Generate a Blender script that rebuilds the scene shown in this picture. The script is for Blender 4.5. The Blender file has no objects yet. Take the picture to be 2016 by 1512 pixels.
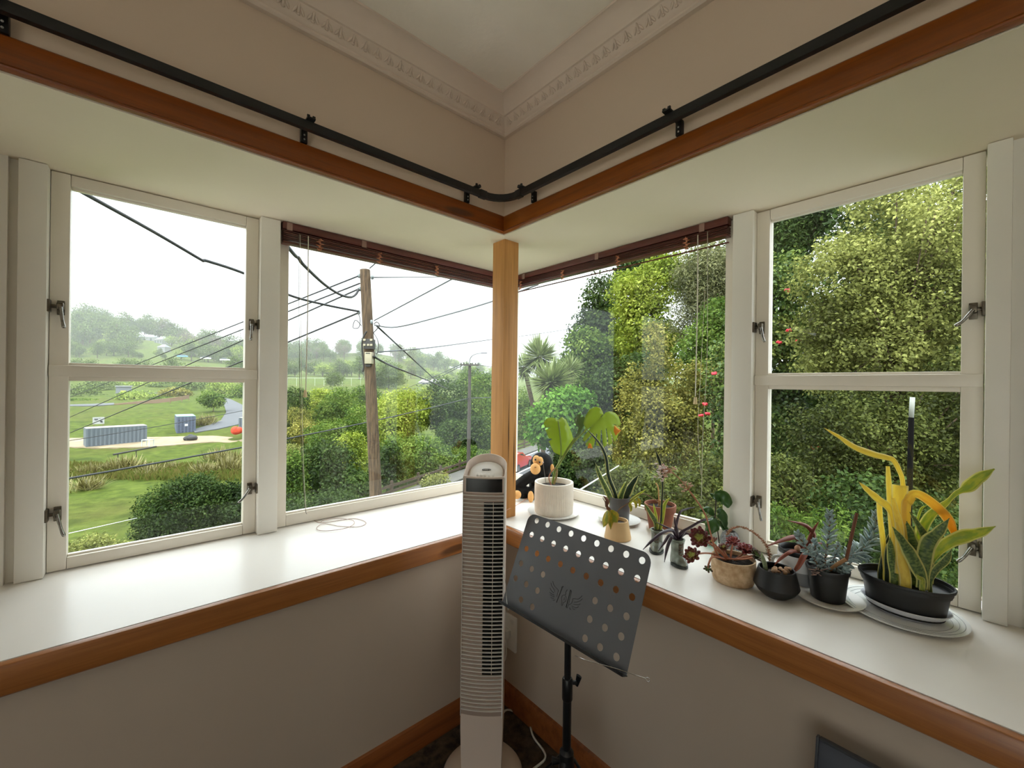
import bpy, bmesh, math, random
import numpy as np
from mathutils import Vector, Matrix, Quaternion

scene = bpy.context.scene
COL = scene.collection
random.seed(7)

# ------------------------------------------------------------------ camera
F_PX = 814.23
CAM = np.array([-1.2247, -1.4587, 1.472])
_y, _p, _r = math.radians(41.4266), 0.0, math.radians(0.6959)
FW = np.array([math.sin(_y), math.cos(_y), 0.0])
_rt = np.array([math.cos(_y), -math.sin(_y), 0.0])
_up = np.array([0.0, 0.0, 1.0])
RT = _rt * math.cos(_r) + _up * math.sin(_r)
UP = _up * math.cos(_r) - _rt * math.sin(_r)
cam_data = bpy.data.cameras.new('camera')
cam_data.sensor_width = 36.0
cam_data.lens = F_PX / 2016 * 36.0
cam_data.clip_start = 0.05
cam_data.clip_end = 3000
cam = bpy.data.objects.new('camera', cam_data)
COL.objects.link(cam)
cam.matrix_world = Matrix(((RT[0], UP[0], -FW[0], CAM[0]), (RT[1], UP[1], -FW[1], CAM[1]),
                           (RT[2], UP[2], -FW[2], CAM[2]), (0, 0, 0, 1)))
scene.camera = cam

# ------------------------------------------------------------------ sky, hazy sun, exposure
world = bpy.data.worlds.new('overcast_sky')
scene.world = world
world.use_nodes = True
nt = world.node_tree
nt.nodes.clear()
wo = nt.nodes.new('ShaderNodeOutputWorld')
bg = nt.nodes.new('ShaderNodeBackground')
tc = nt.nodes.new('ShaderNodeTexCoord')
sx = nt.nodes.new('ShaderNodeSeparateXYZ')
cl = nt.nodes.new('ShaderNodeClamp')
ma = nt.nodes.new('ShaderNodeMath'); ma.operation = 'MULTIPLY_ADD'
ma.inputs[1].default_value = 1.95; ma.inputs[2].default_value = 0.74     # overcast: brighter overhead than at the horizon
nt.links.new(tc.outputs['Generated'], sx.inputs[0])
nt.links.new(sx.outputs['Z'], cl.inputs['Value'])
nt.links.new(cl.outputs[0], ma.inputs[0])
nt.links.new(ma.outputs[0], bg.inputs['Strength'])
bg.inputs['Color'].default_value = (0.955, 0.985, 1.03, 1)
nt.links.new(bg.outputs[0], wo.inputs[0])

sun_data = bpy.data.lights.new('hazy_sun', 'SUN')
sun_data.energy = 1.2
sun_data.angle = math.radians(35)
sun_data.color = (1.0, 0.95, 0.84)
sun = bpy.data.objects.new('hazy_sun', sun_data)
COL.objects.link(sun)
sun.rotation_euler = Vector((0.55, 0.25, -0.80)).to_track_quat('-Z', 'Y').to_euler()
sun.location = (-20, -10, 40)

vs = scene.view_settings
vs.view_transform = 'Standard'
vs.look = 'None'
vs.gamma = 1.0
vs.use_curve_mapping = False
vs.exposure = 1.28
scene.cycles.use_denoising = True
scene.cycles.adaptive_threshold = 0.02
scene.cycles.max_bounces = 10
scene.cycles.diffuse_bounces = 5
scene.cycles.glossy_bounces = 4
scene.cycles.transparent_max_bounces = 16
scene.cycles.volume_bounces = 1
scene.cycles.sample_clamp_indirect = 6.0

# ------------------------------------------------------------------ pixel helpers (2016x1512 frame)
def ray(u, v):
    return FW + RT * ((u - 1008) / F_PX) + UP * ((756 - v) / F_PX)
def at(u, v, d):
    return Vector(CAM + ray(u, v) * d)
def onz(u, v, z):
    r = ray(u, v); return Vector(CAM + r * ((z - CAM[2]) / r[2]))
def onx(u, v, x):
    r = ray(u, v); return Vector(CAM + r * ((x - CAM[0]) / r[0]))
def ony(u, v, y):
    r = ray(u, v); return Vector(CAM + r * ((y - CAM[1]) / r[1]))
def depth_of(p):
    return float(np.dot(np.array(p) - CAM, FW))
def ground(lat, d, z):                       # lateral / forward metres from the room's viewpoint
    return Vector(CAM * np.array([1, 1, 0]) + _rt * lat + FW * d + np.array([0, 0, z]))

# ------------------------------------------------------------------ mesh helpers
WLOC = {}
def put(o, parent=None):
    COL.objects.link(o)
    WLOC[o] = o.location.copy()
    if parent is not None:
        o.parent = parent
        o.matrix_parent_inverse = Matrix.Translation(-WLOC[parent])
    return o
def tag(o, label=None, cat=None, group=None, kind=None):
    if label: o['label'] = label
    if cat: o['category'] = cat
    if group: o['group'] = group
    if kind: o['kind'] = kind
    return o
def thing(name, loc, label, cat, group=None, kind=None):
    o = bpy.data.objects.new(name, None)
    o.empty_display_size = 0.05
    o.location = Vector(loc)
    put(o)
    return tag(o, label, cat, group, kind)
def finish(name, me, mat, parent=None, smooth=None, origin='base'):
    """link a world-space mesh as an object whose origin lies on it"""
    n = len(me.vertices)
    co = np.empty(n * 3, dtype=np.float32); me.vertices.foreach_get('co', co)
    co = co.reshape(-1, 3)
    lo, hi = co.min(0), co.max(0)
    c = (lo + hi) / 2
    if origin == 'base': c[2] = lo[2]
    me.vertices.foreach_set('co', (co - c).astype(np.float32).ravel())
    me.update()
    if mat is not None: me.materials.append(mat)
    if smooth is not None:
        me.shade_smooth()
        if smooth < 3.1: me.set_sharp_from_angle(angle=smooth)
    o = bpy.data.objects.new(name, me)
    o.location = Vector([float(x) for x in c])
    return put(o, parent)

class MB:
    def __init__(s): s.v = []; s.f = []
    def add(s, vs, fs, m=None):
        b = len(s.v)
        s.v += [tuple(m @ Vector(p)) if m is not None else tuple(p) for p in vs]
        s.f += [tuple(b + i for i in f) for f in fs]
        return s
    def box(s, a, b, m=None, bev=0.0):
        x0, y0, z0 = [min(a[i], b[i]) for i in range(3)]
        x1, y1, z1 = [max(a[i], b[i]) for i in range(3)]
        if bev > 0:
            bm = bmesh.new()
            vs = [bm.verts.new(p) for p in ((x0,y0,z0),(x1,y0,z0),(x1,y1,z0),(x0,y1,z0),(x0,y0,z1),(x1,y0,z1),(x1,y1,z1),(x0,y1,z1))]
            for f in ((0,3,2,1),(4,5,6,7),(0,1,5,4),(1,2,6,5),(2,3,7,6),(3,0,4,7)): bm.faces.new([vs[i] for i in f])
            bmesh.ops.bevel(bm, geom=bm.edges[:] , offset=bev, segments=2, affect='EDGES', profile=.6)
            bm.verts.index_update()
            s.add([v.co.copy() for v in bm.verts], [[v.index for v in f.verts] for f in bm.faces], m)
            bm.free(); return s
        return s.add([(x0,y0,z0),(x1,y0,z0),(x1,y1,z0),(x0,y1,z0),(x0,y0,z1),(x1,y0,z1),(x1,y1,z1),(x0,y1,z1)],
                     [(0,3,2,1),(4,5,6,7),(0,1,5,4),(1,2,6,5),(2,3,7,6),(3,0,4,7)], m)
    def tube(s, pts, r, n=8, cap=True, flat=1.0, closed=False):
        pts = [Vector(p) for p in pts]
        rs = r if isinstance(r, (list, tuple)) else [r] * len(pts)
        b = len(s.v); k = len(pts); ref = None
        for i, p in enumerate(pts):
            if closed: t = pts[(i+1) % k] - pts[i-1]
            else: t = pts[min(i+1, k-1)] - pts[max(i-1, 0)]
            if t.length < 1e-9: t = Vector((0,0,1))
            t.normalize()
            if ref is None:
                ref = Vector((0,0,1)) if abs(t.z) < .9 else Vector((1,0,0))
            a = ref - t * ref.dot(t)
            if a.length < 1e-6: a = t.orthogonal()
            a.normalize(); c = t.cross(a); ref = a
            for j in range(n):
                w = 2 * math.pi * j / n
                s.v.append(tuple(p + (a * math.cos(w) * flat + c * math.sin(w)) * rs[i]))
        seg = k if closed else k - 1
        for i in range(seg):
            i2 = (i + 1) % k
            for j in range(n):
                s.f.append((b+i*n+j, b+i*n+(j+1)%n, b+i2*n+(j+1)%n, b+i2*n+j))
        if cap and not closed:
            s.f.append(tuple(b + j for j in range(n))[::-1]); s.f.append(tuple(b+(k-1)*n+j for j in range(n)))
        return s
    def lathe(s, prof, c, n=32, sx=1.0, sy=1.0, m=None, cap=True, rot=0.0, flute=None):
        c = Vector(c); b = len(s.v); k = len(prof)
        for i, (r, z) in enumerate(prof):
            for j in range(n):
                w = 2*math.pi*j/n
                rr = r if flute is None else r + flute(i, j)
                x, y = rr*math.cos(w)*sx, rr*math.sin(w)*sy
                if rot: x, y = x*math.cos(rot)-y*math.sin(rot), x*math.sin(rot)+y*math.cos(rot)
                q = Vector((x, y, z))
                if m is not None: q = m @ q
                s.v.append(tuple(c + q))
        for i in range(k-1):
            for j in range(n):
                s.f.append((b+i*n+j, b+i*n+(j+1)%n, b+(i+1)*n+(j+1)%n, b+(i+1)*n+j))
        if cap:
            s.f.append(tuple(b+j for j in range(n))[::-1]); s.f.append(tuple(b+(k-1)*n+j for j in range(n)))
        return s
    def ball(s, c, r, n=12, k=8, m=None):
        rx, ry, rz = r if isinstance(r, (tuple, list)) else (r, r, r)
        prof = [(max(1e-4, math.sin(math.pi*i/k)), -math.cos(math.pi*i/k)) for i in range(k+1)]
        S = Matrix.Diagonal((rx, ry, rz)).to_4x4()
        if m is not None: S = m @ S
        return s.lathe(prof, c, n, m=S)
    def extrude(s, poly, path0, path1, up=Vector((0,0,1))):
        """poly: list of 3D points at start; path1-path0: translation"""
        d = Vector(path1) - Vector(path0); n = len(poly); b = len(s.v)
        s.v += [tuple(Vector(p)) for p in poly] + [tuple(Vector(p) + d) for p in poly]
        for i in range(n): s.f.append((b+i, b+(i+1)%n, b+n+(i+1)%n, b+n+i))
        s.f.append(tuple(b+i for i in range(n))[::-1]); s.f.append(tuple(b+n+i for i in range(n)))
        return s
    def mesh(s, name):
        me = bpy.data.meshes.new(name)
        me.from_pydata([tuple(map(float, v)) for v in s.v], [], s.f)
        me.update()
        bm = bmesh.new(); bm.from_mesh(me)
        bmesh.ops.recalc_face_normals(bm, faces=bm.faces); bm.to_mesh(me); bm.free()
        return me
    def build(s, name, mat, parent=None, smooth=None, origin='base'):
        return finish(name, s.mesh(name), mat, parent, smooth, origin)

def boxes(name, mat, lst, parent=None, bev=0.0, smooth=None):
    m = MB()
    for a, b in lst: m.box(a, b, bev=bev)
    return m.build(name, mat, parent, smooth if smooth is not None else (0.6 if bev else None))

def copy_tree(o, loc, parent=None, rotz=None, scale=None):
    c = o.copy(); COL.objects.link(c)
    if parent is None:
        c.location = Vector(loc)
        if rotz is not None: c.rotation_euler = (0, 0, rotz)
        if scale is not None: c.scale = (scale,)*3 if not isinstance(scale, (tuple, list)) else scale
    else:
        c.parent = parent; c.matrix_parent_inverse = o.matrix_parent_inverse.copy()
    for ch in list(o.children): copy_tree(ch, None, c)
    return c

def spline(pts, n=6):
    """Catmull-Rom through the points"""
    P = [Vector(p) for p in pts]; out = []
    for i in range(len(P)-1):
        p0 = P[max(i-1,0)]; p1 = P[i]; p2 = P[i+1]; p3 = P[min(i+2, len(P)-1)]
        for j in range(n):
            t = j/n
            out.append(0.5*((2*p1)+(p2-p0)*t+(2*p0-5*p1+4*p2-p3)*t*t+(3*p1-p0-3*p2+p3)*t**3))
    out.append(P[-1]); return out

# ------------------------------------------------------------------ materials
def lin(c):
    c = c / 255.0
    return c/12.92 if c <= .04045 else ((c+.055)/1.055)**2.4
def rgb(r, g, b): return (lin(r), lin(g), lin(b), 1.0)
def mix_rgb(t, a, b, fac):
    n = t.nodes.new('ShaderNodeMix'); n.data_type = 'RGBA'
    for s, v in ((n.inputs[6], a), (n.inputs[7], b)):
        if isinstance(v, tuple): s.default_value = v
        else: t.links.new(v, s)
    if isinstance(fac, float): n.inputs[0].default_value = fac
    else: t.links.new(fac, n.inputs[0])
    return n.outputs[2]
def new_mat(name):
    m = bpy.data.materials.new(name); m.use_nodes = True
    t = m.node_tree
    return m, t, t.nodes['Principled BSDF']
def noise(t, scale, detail=4, rough=.55, coord='Object', stretch=None):
    tc = t.nodes.new('ShaderNodeTexCoord'); n = t.nodes.new('ShaderNodeTexNoise')
    n.inputs['Scale'].default_value = scale; n.inputs['Detail'].default_value = detail; n.inputs['Roughness'].default_value = rough
    if stretch:
        mp = t.nodes.new('ShaderNodeMapping'); mp.inputs['Scale'].default_value = stretch
        t.links.new(tc.outputs[coord], mp.inputs[0]); t.links.new(mp.outputs[0], n.inputs[0])
    else: t.links.new(tc.outputs[coord], n.inputs[0])
    return n.outputs[0]
def ramp(t, fac, stops):
    r = t.nodes.new('ShaderNodeValToRGB'); t.links.new(fac, r.inputs[0])
    e = r.color_ramp.elements
    while len(e) < len(stops): e.new(.5)
    for el, (p, c) in zip(e, stops): el.position = p; el.color = c
    return r.outputs[0]
def M(name, c, rough=.5, var=0.0, vscale=8, metal=0.0, bump=None, spec=.5, c2=None, coat=0.0, stretch=None):
    m, t, b = new_mat(name)
    col = rgb(*c)
    b.inputs['Roughness'].default_value = rough; b.inputs['Metallic'].default_value = metal
    b.inputs['Specular IOR Level'].default_value = spec
    if coat: b.inputs['Coat Weight'].default_value = coat; b.inputs['Coat Roughness'].default_value = .08
    if var or c2:
        o = rgb(*c2) if c2 else tuple(max(0, x*(1-var)) for x in col[:3]) + (1,)
        nz = noise(t, vscale, stretch=stretch)
        t.links.new(ramp(t, nz, [(.35, o), (.65, col)]), b.inputs['Base Color'])
    else: b.inputs['Base Color'].default_value = col
    if bump:
        bp = t.nodes.new('ShaderNodeBump'); bp.inputs['Strength'].default_value = bump[1]; bp.inputs['Distance'].default_value = bump[2] if len(bump) > 2 else .01
        t.links.new(noise(t, bump[0]), bp.inputs['Height']); t.links.new(bp.outputs[0], b.inputs['Normal'])
    return m
def wood(name, light, dark, axis, rough=.32, knots=True, coat=.2):
    m, t, b = new_mat(name)
    st = [26, 26, 26]; st[axis] = 1.3
    g = noise(t, 1.0, 6, .65, stretch=tuple(st))
    st2 = [150, 150, 150]; st2[axis] = 4
    g2 = noise(t, 1.0, 3, .6, stretch=tuple(st2))
    base = ramp(t, g, [(.3, rgb(*dark)), (.62, rgb(*light))])
    fine = mix_rgb(t, base, tuple(x*.72 for x in rgb(*dark)[:3])+(1,), ramp(t, g2, [(.52, (0,0,0,1)), (.75, (.5,.5,.5,1))]))
    if knots:
        st3 = [9, 9, 9]; st3[axis] = 2.2
        k = noise(t, 1.0, 2, .4, stretch=tuple(st3))
        fine = mix_rgb(t, fine, rgb(70, 38, 18), ramp(t, k, [(.70, (0,0,0,1)), (.76, (.8,.8,.8,1))]))
    t.links.new(fine, b.inputs['Base Color'])
    b.inputs['Roughness'].default_value = rough
    b.inputs['Coat Weight'].default_value = coat; b.inputs['Coat Roughness'].default_value = .15
    return m
def glass_mat(name, tint=(.93, .96, .95), refl=1.0, haze_=0.0):
    """thin window glass: clear, mirror-like towards grazing view"""
    m, t, b = new_mat(name)
    t.nodes.remove(b); out = t.nodes['Material Output']
    tr = t.nodes.new('ShaderNodeBsdfTransparent'); tr.inputs[0].default_value = (*tint, 1)
    gl = t.nodes.new('ShaderNodeBsdfGlossy'); gl.inputs['Roughness'].default_value = 0.0
    lw = t.nodes.new('ShaderNodeLayerWeight'); lw.inputs[0].default_value = .5
    pw = t.nodes.new('ShaderNodeMath'); pw.operation = 'POWER'; pw.inputs[1].default_value = 5
    sc = t.nodes.new('ShaderNodeMath'); sc.operation = 'MULTIPLY_ADD'; sc.inputs[1].default_value = .8*refl; sc.inputs[2].default_value = .026*refl
    mx = t.nodes.new('ShaderNodeMixShader')
    t.links.new(lw.outputs['Facing'], pw.inputs[0]); t.links.new(pw.outputs[0], sc.inputs[0]); t.links.new(sc.outputs[0], mx.inputs[0])
    t.links.new(tr.outputs[0], mx.inputs[1]); t.links.new(gl.outputs[0], mx.inputs[2])
    t.links.new(mx.outputs[0], out.inputs[0])
    return m
def leaf_mat(name, cols, trans=.35, gloss=.06, rough=.5, vscale=.5):
    """cols: colours of single leaves, one picked per leaf, drifting over the plant"""
    m, t, b = new_mat(name); t.nodes.remove(b); out = t.nodes['Material Output']
    g = t.nodes.new('ShaderNodeNewGeometry')
    nz = noise(t, vscale, 2, .5)
    ad = t.nodes.new('ShaderNodeMath'); ad.operation = 'MULTIPLY_ADD'; ad.inputs[1].default_value = .55
    s2 = t.nodes.new('ShaderNodeMath'); s2.operation = 'MULTIPLY_ADD'; s2.inputs[1].default_value = 1.5; s2.inputs[2].default_value = -.52
    t.links.new(nz, s2.inputs[0])
    t.links.new(g.outputs['Random Per Island'], ad.inputs[0]); t.links.new(s2.outputs[0], ad.inputs[2])
    k = len(cols)
    c = ramp(t, ad.outputs[0], [(i/(k-1), rgb(*x)) for i, x in enumerate(cols)])
    d = t.nodes.new('ShaderNodeBsdfDiffuse'); tr = t.nodes.new('ShaderNodeBsdfTranslucent'); gl = t.nodes.new('ShaderNodeBsdfGlossy')
    gl.inputs['Roughness'].default_value = rough
    t.links.new(c, d.inputs[0]); t.links.new(c, tr.inputs[0])
    m1 = t.nodes.new('ShaderNodeMixShader'); m1.inputs[0].default_value = trans
    m2 = t.nodes.new('ShaderNodeMixShader'); m2.inputs[0].default_value = gloss * .2
    t.links.new(d.outputs[0], m1.inputs[1]); t.links.new(tr.outputs[0], m1.inputs[2])
    t.links.new(m1.outputs[0], m2.inputs[1]); t.links.new(gl.outputs[0], m2.inputs[2])
    t.links.new(m2.outputs[0], out.inputs[0])
    return m
def blade_mat(name, mid, edge, band=None, edge_w=.16, tip=None, trans=.25, rough=.4, bands=26, tipr=(.55, .95)):
    """strap leaf: UV x runs across, UV y along"""
    m, t, b = new_mat(name)
    uv = t.nodes.new('ShaderNodeUVMap'); sp = t.nodes.new('ShaderNodeSeparateXYZ'); t.links.new(uv.outputs[0], sp.inputs[0])
    a = t.nodes.new('ShaderNodeMath'); a.operation = 'SUBTRACT'; a.inputs[1].default_value = .5; t.links.new(sp.outputs[0], a.inputs[0])
    ab = t.nodes.new('ShaderNodeMath'); ab.operation = 'ABSOLUTE'; t.links.new(a.outputs[0], ab.inputs[0])
    col = rgb(*mid)
    if band:
        mp = t.nodes.new('ShaderNodeMapping'); mp.inputs['Scale'].default_value = (3, bands, 1); t.links.new(uv.outputs[0], mp.inputs[0])
        n = t.nodes.new('ShaderNodeTexNoise'); n.inputs['Scale'].default_value = 1; n.inputs['Detail'].default_value = 3; t.links.new(mp.outputs[0], n.inputs[0])
        col = ramp(t, n.outputs[0], [(.42, rgb(*band)), (.58, rgb(*mid))])
    if tip:
        r = ramp(t, sp.outputs[1], [(tipr[0], (0,0,0,1)), (tipr[1], (1,1,1,1))])
        col = mix_rgb(t, col, rgb(*tip), r)
    e = ramp(t, ab.outputs[0], [(.5-edge_w-.03, (0,0,0,1)), (.5-edge_w+.02, (1,1,1,1))])
    col = mix_rgb(t, col, rgb(*edge), e)
    t.links.new(col, b.inputs['Base Color']); b.inputs['Roughness'].default_value = rough
    out = t.nodes['Material Output']
    tr = t.nodes.new('ShaderNodeBsdfTranslucent'); t.links.new(col, tr.inputs[0])
    mx = t.nodes.new('ShaderNodeMixShader'); mx.inputs[0].default_value = trans
    t.links.new(b.outputs[0], mx.inputs[1]); t.links.new(tr.outputs[0], mx.inputs[2]); t.links.new(mx.outputs[0], out.inputs[0])
    return m

WHITE = M('window_paint', (240, 232, 218), .35, var=.05, vscale=3, bump=(60, .06, .002))
JAMBP = M('jamb_paint', (238, 234, 224), .4, var=.04, vscale=3)
SILLP = M('sill_enamel', (236, 231, 224), .30, var=.03, vscale=2.5, coat=.08, spec=.35, bump=(90, .05, .002))
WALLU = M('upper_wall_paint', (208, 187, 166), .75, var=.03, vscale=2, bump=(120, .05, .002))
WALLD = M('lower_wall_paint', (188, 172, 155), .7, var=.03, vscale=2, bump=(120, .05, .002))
CEIL = M('ceiling_plaster', (248, 240, 226), .85, var=.05, vscale=5, bump=(45, .25, .004))
CORN = M('cornice_plaster', (222, 204, 188), .8, var=.04, vscale=6)
SOFF = M('soffit_paint', (244, 232, 210), .55, var=.03, vscale=2)
WOODX = wood('varnished_rail_x', (142, 72, 16), (112, 52, 10), 0)
WOODY = wood('varnished_rail_y', (146, 78, 18), (116, 56, 10), 1)
PINEX = wood('pine_fascia_x', (164, 104, 52), (134, 80, 36), 0)
PINEY = wood('pine_fascia_y', (172, 110, 56), (140, 84, 38), 1)
POSTW = wood('pine_post', (208, 150, 82), (176, 120, 58), 2, rough=.6, coat=0)
SKIRT = wood('baseboard_wood', (150, 86, 40), (112, 58, 24), 0, rough=.45)
CARPET = M('carpet', (96, 80, 62), .95, c2=(48, 38, 30), vscale=26, bump=(300, .8, .01))
GLASS = glass_mat('window_glass')
BLACK = M('black_powder_coat', (20, 21, 23), .38)
CHROME = M('aged_chrome', (168, 166, 160), .22, metal=1.0, var=.4, vscale=60)
BRASS = M('tarnished_brass', (120, 112, 98), .4, metal=.9, var=.3, vscale=60)
BLINDM = wood('mahogany_blind_x', (108, 54, 46), (70, 30, 26), 0, rough=.3, knots=False)
BLINDY = wood('mahogany_blind_y', (108, 54, 46), (70, 30, 26), 1, rough=.3, knots=False)
CORDM = M('cord_white', (222, 216, 200), .6)
CORDR = M('cord_russet', (206, 140, 108), .8)
SOIL = M('potting_soil', (44, 32, 24), .95, var=.5, vscale=60, bump=(90, 1.0, .01))

# ================================================================== the room shell
D = 0.585            # window plane behind the room walls
SILL = 0.823; SOF = 2.1654; RAILT = 2.245; CZ = 2.72
XW, YS = -4.3, -4.6  # far walls of the room
def struct(o, label, cat): return tag(o, label, cat, kind='structure')

struct(boxes('floor', CARPET, [((XW-.1, YS-.1, -.08), (.03, .03, 0))]), 'dark mottled brown carpet floor in the room corner', 'floor')
struct(boxes('ceiling', CEIL, [((XW-.1, YS-.1, CZ), (.3, .3, CZ+.06))]), 'off white textured plaster ceiling', 'ceiling')
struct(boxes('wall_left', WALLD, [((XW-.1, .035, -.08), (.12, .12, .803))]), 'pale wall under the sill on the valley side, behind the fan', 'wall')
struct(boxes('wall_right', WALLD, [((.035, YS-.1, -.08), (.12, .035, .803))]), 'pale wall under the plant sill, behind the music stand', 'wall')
struct(boxes('wall_left_upper', WALLU, [((XW-.1, .014, SOF+.055), (.12, .12, CZ))]), 'beige wall band above the valley windows, behind the curtain track', 'wall')
struct(boxes('wall_right_upper', WALLU, [((.014, YS-.1, SOF+.055), (.12, .014, CZ))]), 'beige wall band above the tree side windows, behind the curtain track', 'wall')
struct(boxes('wall_left_far', WALLU, [((XW-.1, .014, .803), (-1.95, .12, SOF)), ((-1.95, .014, .803), (-1.90, D+.14, SOF))]), 'wall beside the valley window bay', 'wall')
struct(boxes('wall_right_far', WALLU, [((.014, YS-.1, .803), (.12, -1.95, SOF)), ((.014, -1.95, .803), (D+.14, -1.90, SOF))]), 'wall beside the tree side window bay', 'wall')
# far room walls, out of view, with unseen windows added to light the room
def wall_with_window(name, axis, pos, a0, a1, w0, w1, z0, z1, label, n, wlabel):
    """far wall with one glazed opening; axis 0: wall at x = pos running along y, axis 1: wall at y = pos running along x"""
    def q(a, o, z): return (pos+o, a, z) if axis == 0 else (a, pos+o, z)
    struct(boxes(name, WALLU, [(q(a0, -.1, 0), q(w0, 0, CZ)), (q(w1, -.1, 0), q(a1, 0, CZ)), (q(w0, -.1, 0), q(w1, 0, z0)), (q(w0, -.1, z1), q(w1, 0, CZ))]), label, 'wall')
    w = struct(thing('window_%d' % n, q((w0+w1)/2, -.05, z0), wlabel, 'window'), None, None)
    for x0, x1, y0, y1 in ((w0, w0+.06, z0, z1), (w1-.06, w1, z0, z1), (w0+.06, w1-.06, z0, z0+.05), (w0+.06, w1-.06, z1-.05, z1), ((w0+w1)/2-.03, (w0+w1)/2+.03, z0+.05, z1-.05)):
        boxes('frame', WHITE, [(q(x0, -.08, y0), q(x1, -.02, y1))], w)
    for x0, x1 in ((w0+.06, (w0+w1)/2-.03), ((w0+w1)/2+.03, w1-.06)): boxes('pane', GLASS, [(q(x0, -.052, z0+.05), q(x1, -.048, z1-.05))], w)
wall_with_window('wall_back', 0, XW, YS-.1, .014, -4.4, -1.5, .05, 1.85, 'wall on the far side of the room with an added window for room light', 5, 'unseen wide glazed opening added in the far wall for room light')
wall_with_window('wall_rear', 1, YS, XW, .014, -2.5, -1.9, 1.2, 2.1, 'wall behind the viewpoint with a small added window', 6, 'small unseen window added behind the viewpoint for room light')
struct(boxes('roof', CEIL, [((XW-1.4, YS-1.4, CZ+.08), (D+.25, D+.25, CZ+.2))]), 'flat roof over the room and window bay, rear eaves deepened to block sky light', 'roof')  # deep rear overhang added to keep sky light off the far windows

# sill, soffit
struct(MB().box((-1.9, .0215, SILL-.03), (D+.12, D+.12, SILL)).box((.0215, -1.9, SILL-.03), (D+.12, .0215, SILL)).build('window_sill', SILLP), 'deep glossy white window sill running around the corner', 'sill')
struct(MB().box((-1.95, .02, SOF), (D+.14, D+.14, SOF+.05)).box((.02, -1.95, SOF), (D+.14, .02, SOF+.05)).build('soffit', SOFF), 'cream painted soffit above the corner windows', 'soffit')
struct(MB().box((-1.95, D+.14, -2.5), (D+.16, D+.16, SILL)).box((D+.14, -1.95, -2.5), (D+.16, D+.14, SILL)).build('wall_outer', WALLD), 'outer skin of the bay below the windows', 'wall')

# timber rail with rounded lower lip, mitred at the corner
def mitred(name, prof, mat, axis, end, label, cat):
    """prof: list of (offset into the room from the wall plane, z); swept along axis 0 (left wall) or 1 (right wall)"""
    m = MB(); n = len(prof); vs = []
    for (o, z) in prof: vs.append((end, -o, z) if axis == 0 else (-o, end, z))
    for (o, z) in prof: vs.append((-o, -o, z))
    fs = [(i, (i+1) % n, n+(i+1) % n, n+i) for i in range(n)] + [tuple(range(n)), tuple(range(n, 2*n))]
    m.add(vs, fs)
    return struct(m.build(name, mat, smooth=.5), label, cat)
rail = [(-.014, SOF+.002), (-.002, SOF+.0015), (.0035, SOF+.004), (.0045, SOF+.008), (.0025, SOF+.012), (.0, SOF+.014), (.0, RAILT-.004), (-.003, RAILT), (-.014, RAILT)]
mitred('trim_1', rail, WOODX, 0, -1.95, 'varnished timber rail above the valley side windows', 'rail')
mitred('trim_2', rail, WOODY, 1, -1.95, 'varnished timber rail above the tree side windows', 'rail')
fas = [(-.018, .748), (-.004, .748), (0, .752), (0, SILL-.009), (-.003, SILL-.003), (-.008, SILL-.001), (-.018, SILL-.001)]
mitred('trim_3', fas, PINEX, 0, -1.95, 'pine edging board along the empty side of the sill', 'edging')
mitred('trim_4', fas, PINEY, 1, -1.95, 'pine edging board along the plant side of the sill', 'edging')
base = [(-.035, .0), (-.018, 0), (-.018, .082), (-.024, .098), (-.035, .101)]
mitred('baseboard_left', base, SKIRT, 0, XW, 'brown timber baseboard behind the tower fan on the valley side', 'baseboard')
mitred('baseboard_right', base, SKIRT, 1, YS, 'brown timber baseboard behind the music stand', 'baseboard')

# cornice with leaf frieze
corn = [(-.02, 2.606), (.004, 2.604), (.011, 2.609), (.011, 2.617), (.006, 2.621), (.012, 2.626), (.015, 2.630),
        (.040, 2.661), (.047, 2.662), (.050, 2.667), (.052, 2.674), (.062, 2.690), (.076, 2.704), (.092, 2.712), (.100, 2.713), (.102, 2.7195), (-.02, 2.7195)]
C1 = mitred('cornice', corn, CORN, 0, XW, 'plaster cornice with leaf frieze on the valley side', 'cornice')
C2 = mitred('cornice', corn, CORN, 1, YS, 'plaster cornice with leaf frieze on the tree side', 'cornice')
orn = MB()
for k, (dx, dz, a, l) in enumerate([(0, .002, 0, 1.0), (-.011, -.004, .55, .8), (.011, -.004, -.55, .8)]):
    R = Matrix.Rotation(a, 4, 'Y')
    orn.ball((dx, 0, dz), (.0045, .0035, .0145*l), 6, 5, m=R)
orn.ball((0, 0, -.013), (.006, .004, .004), 6, 4)
orn_me = orn.mesh('leaf_ornament'); orn_me.materials.append(CORN); orn_me.shade_smooth()
tilt = math.atan2(.025, .031)
for i in range(42):
    s = -.06 - i*.043
    for axis, par in ((0, C1), (1, C2)):
        o = bpy.data.objects.new('leaf_ornament', orn_me)
        mid = .029
        if axis == 0:
            o.location = (s, -mid, 2.6448); o.rotation_euler = (tilt, 0, 0)
        else:
            o.location = (-mid, s, 2.6448); o.rotation_euler = Matrix.Rotation(-math.pi/2, 3, 'Z').to_4x4().to_euler()
            o.rotation_euler = (Matrix.Rotation(-math.pi/2, 4, 'Z') @ Matrix.Rotation(tilt, 4, 'X')).to_euler()
        put(o, par)

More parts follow.
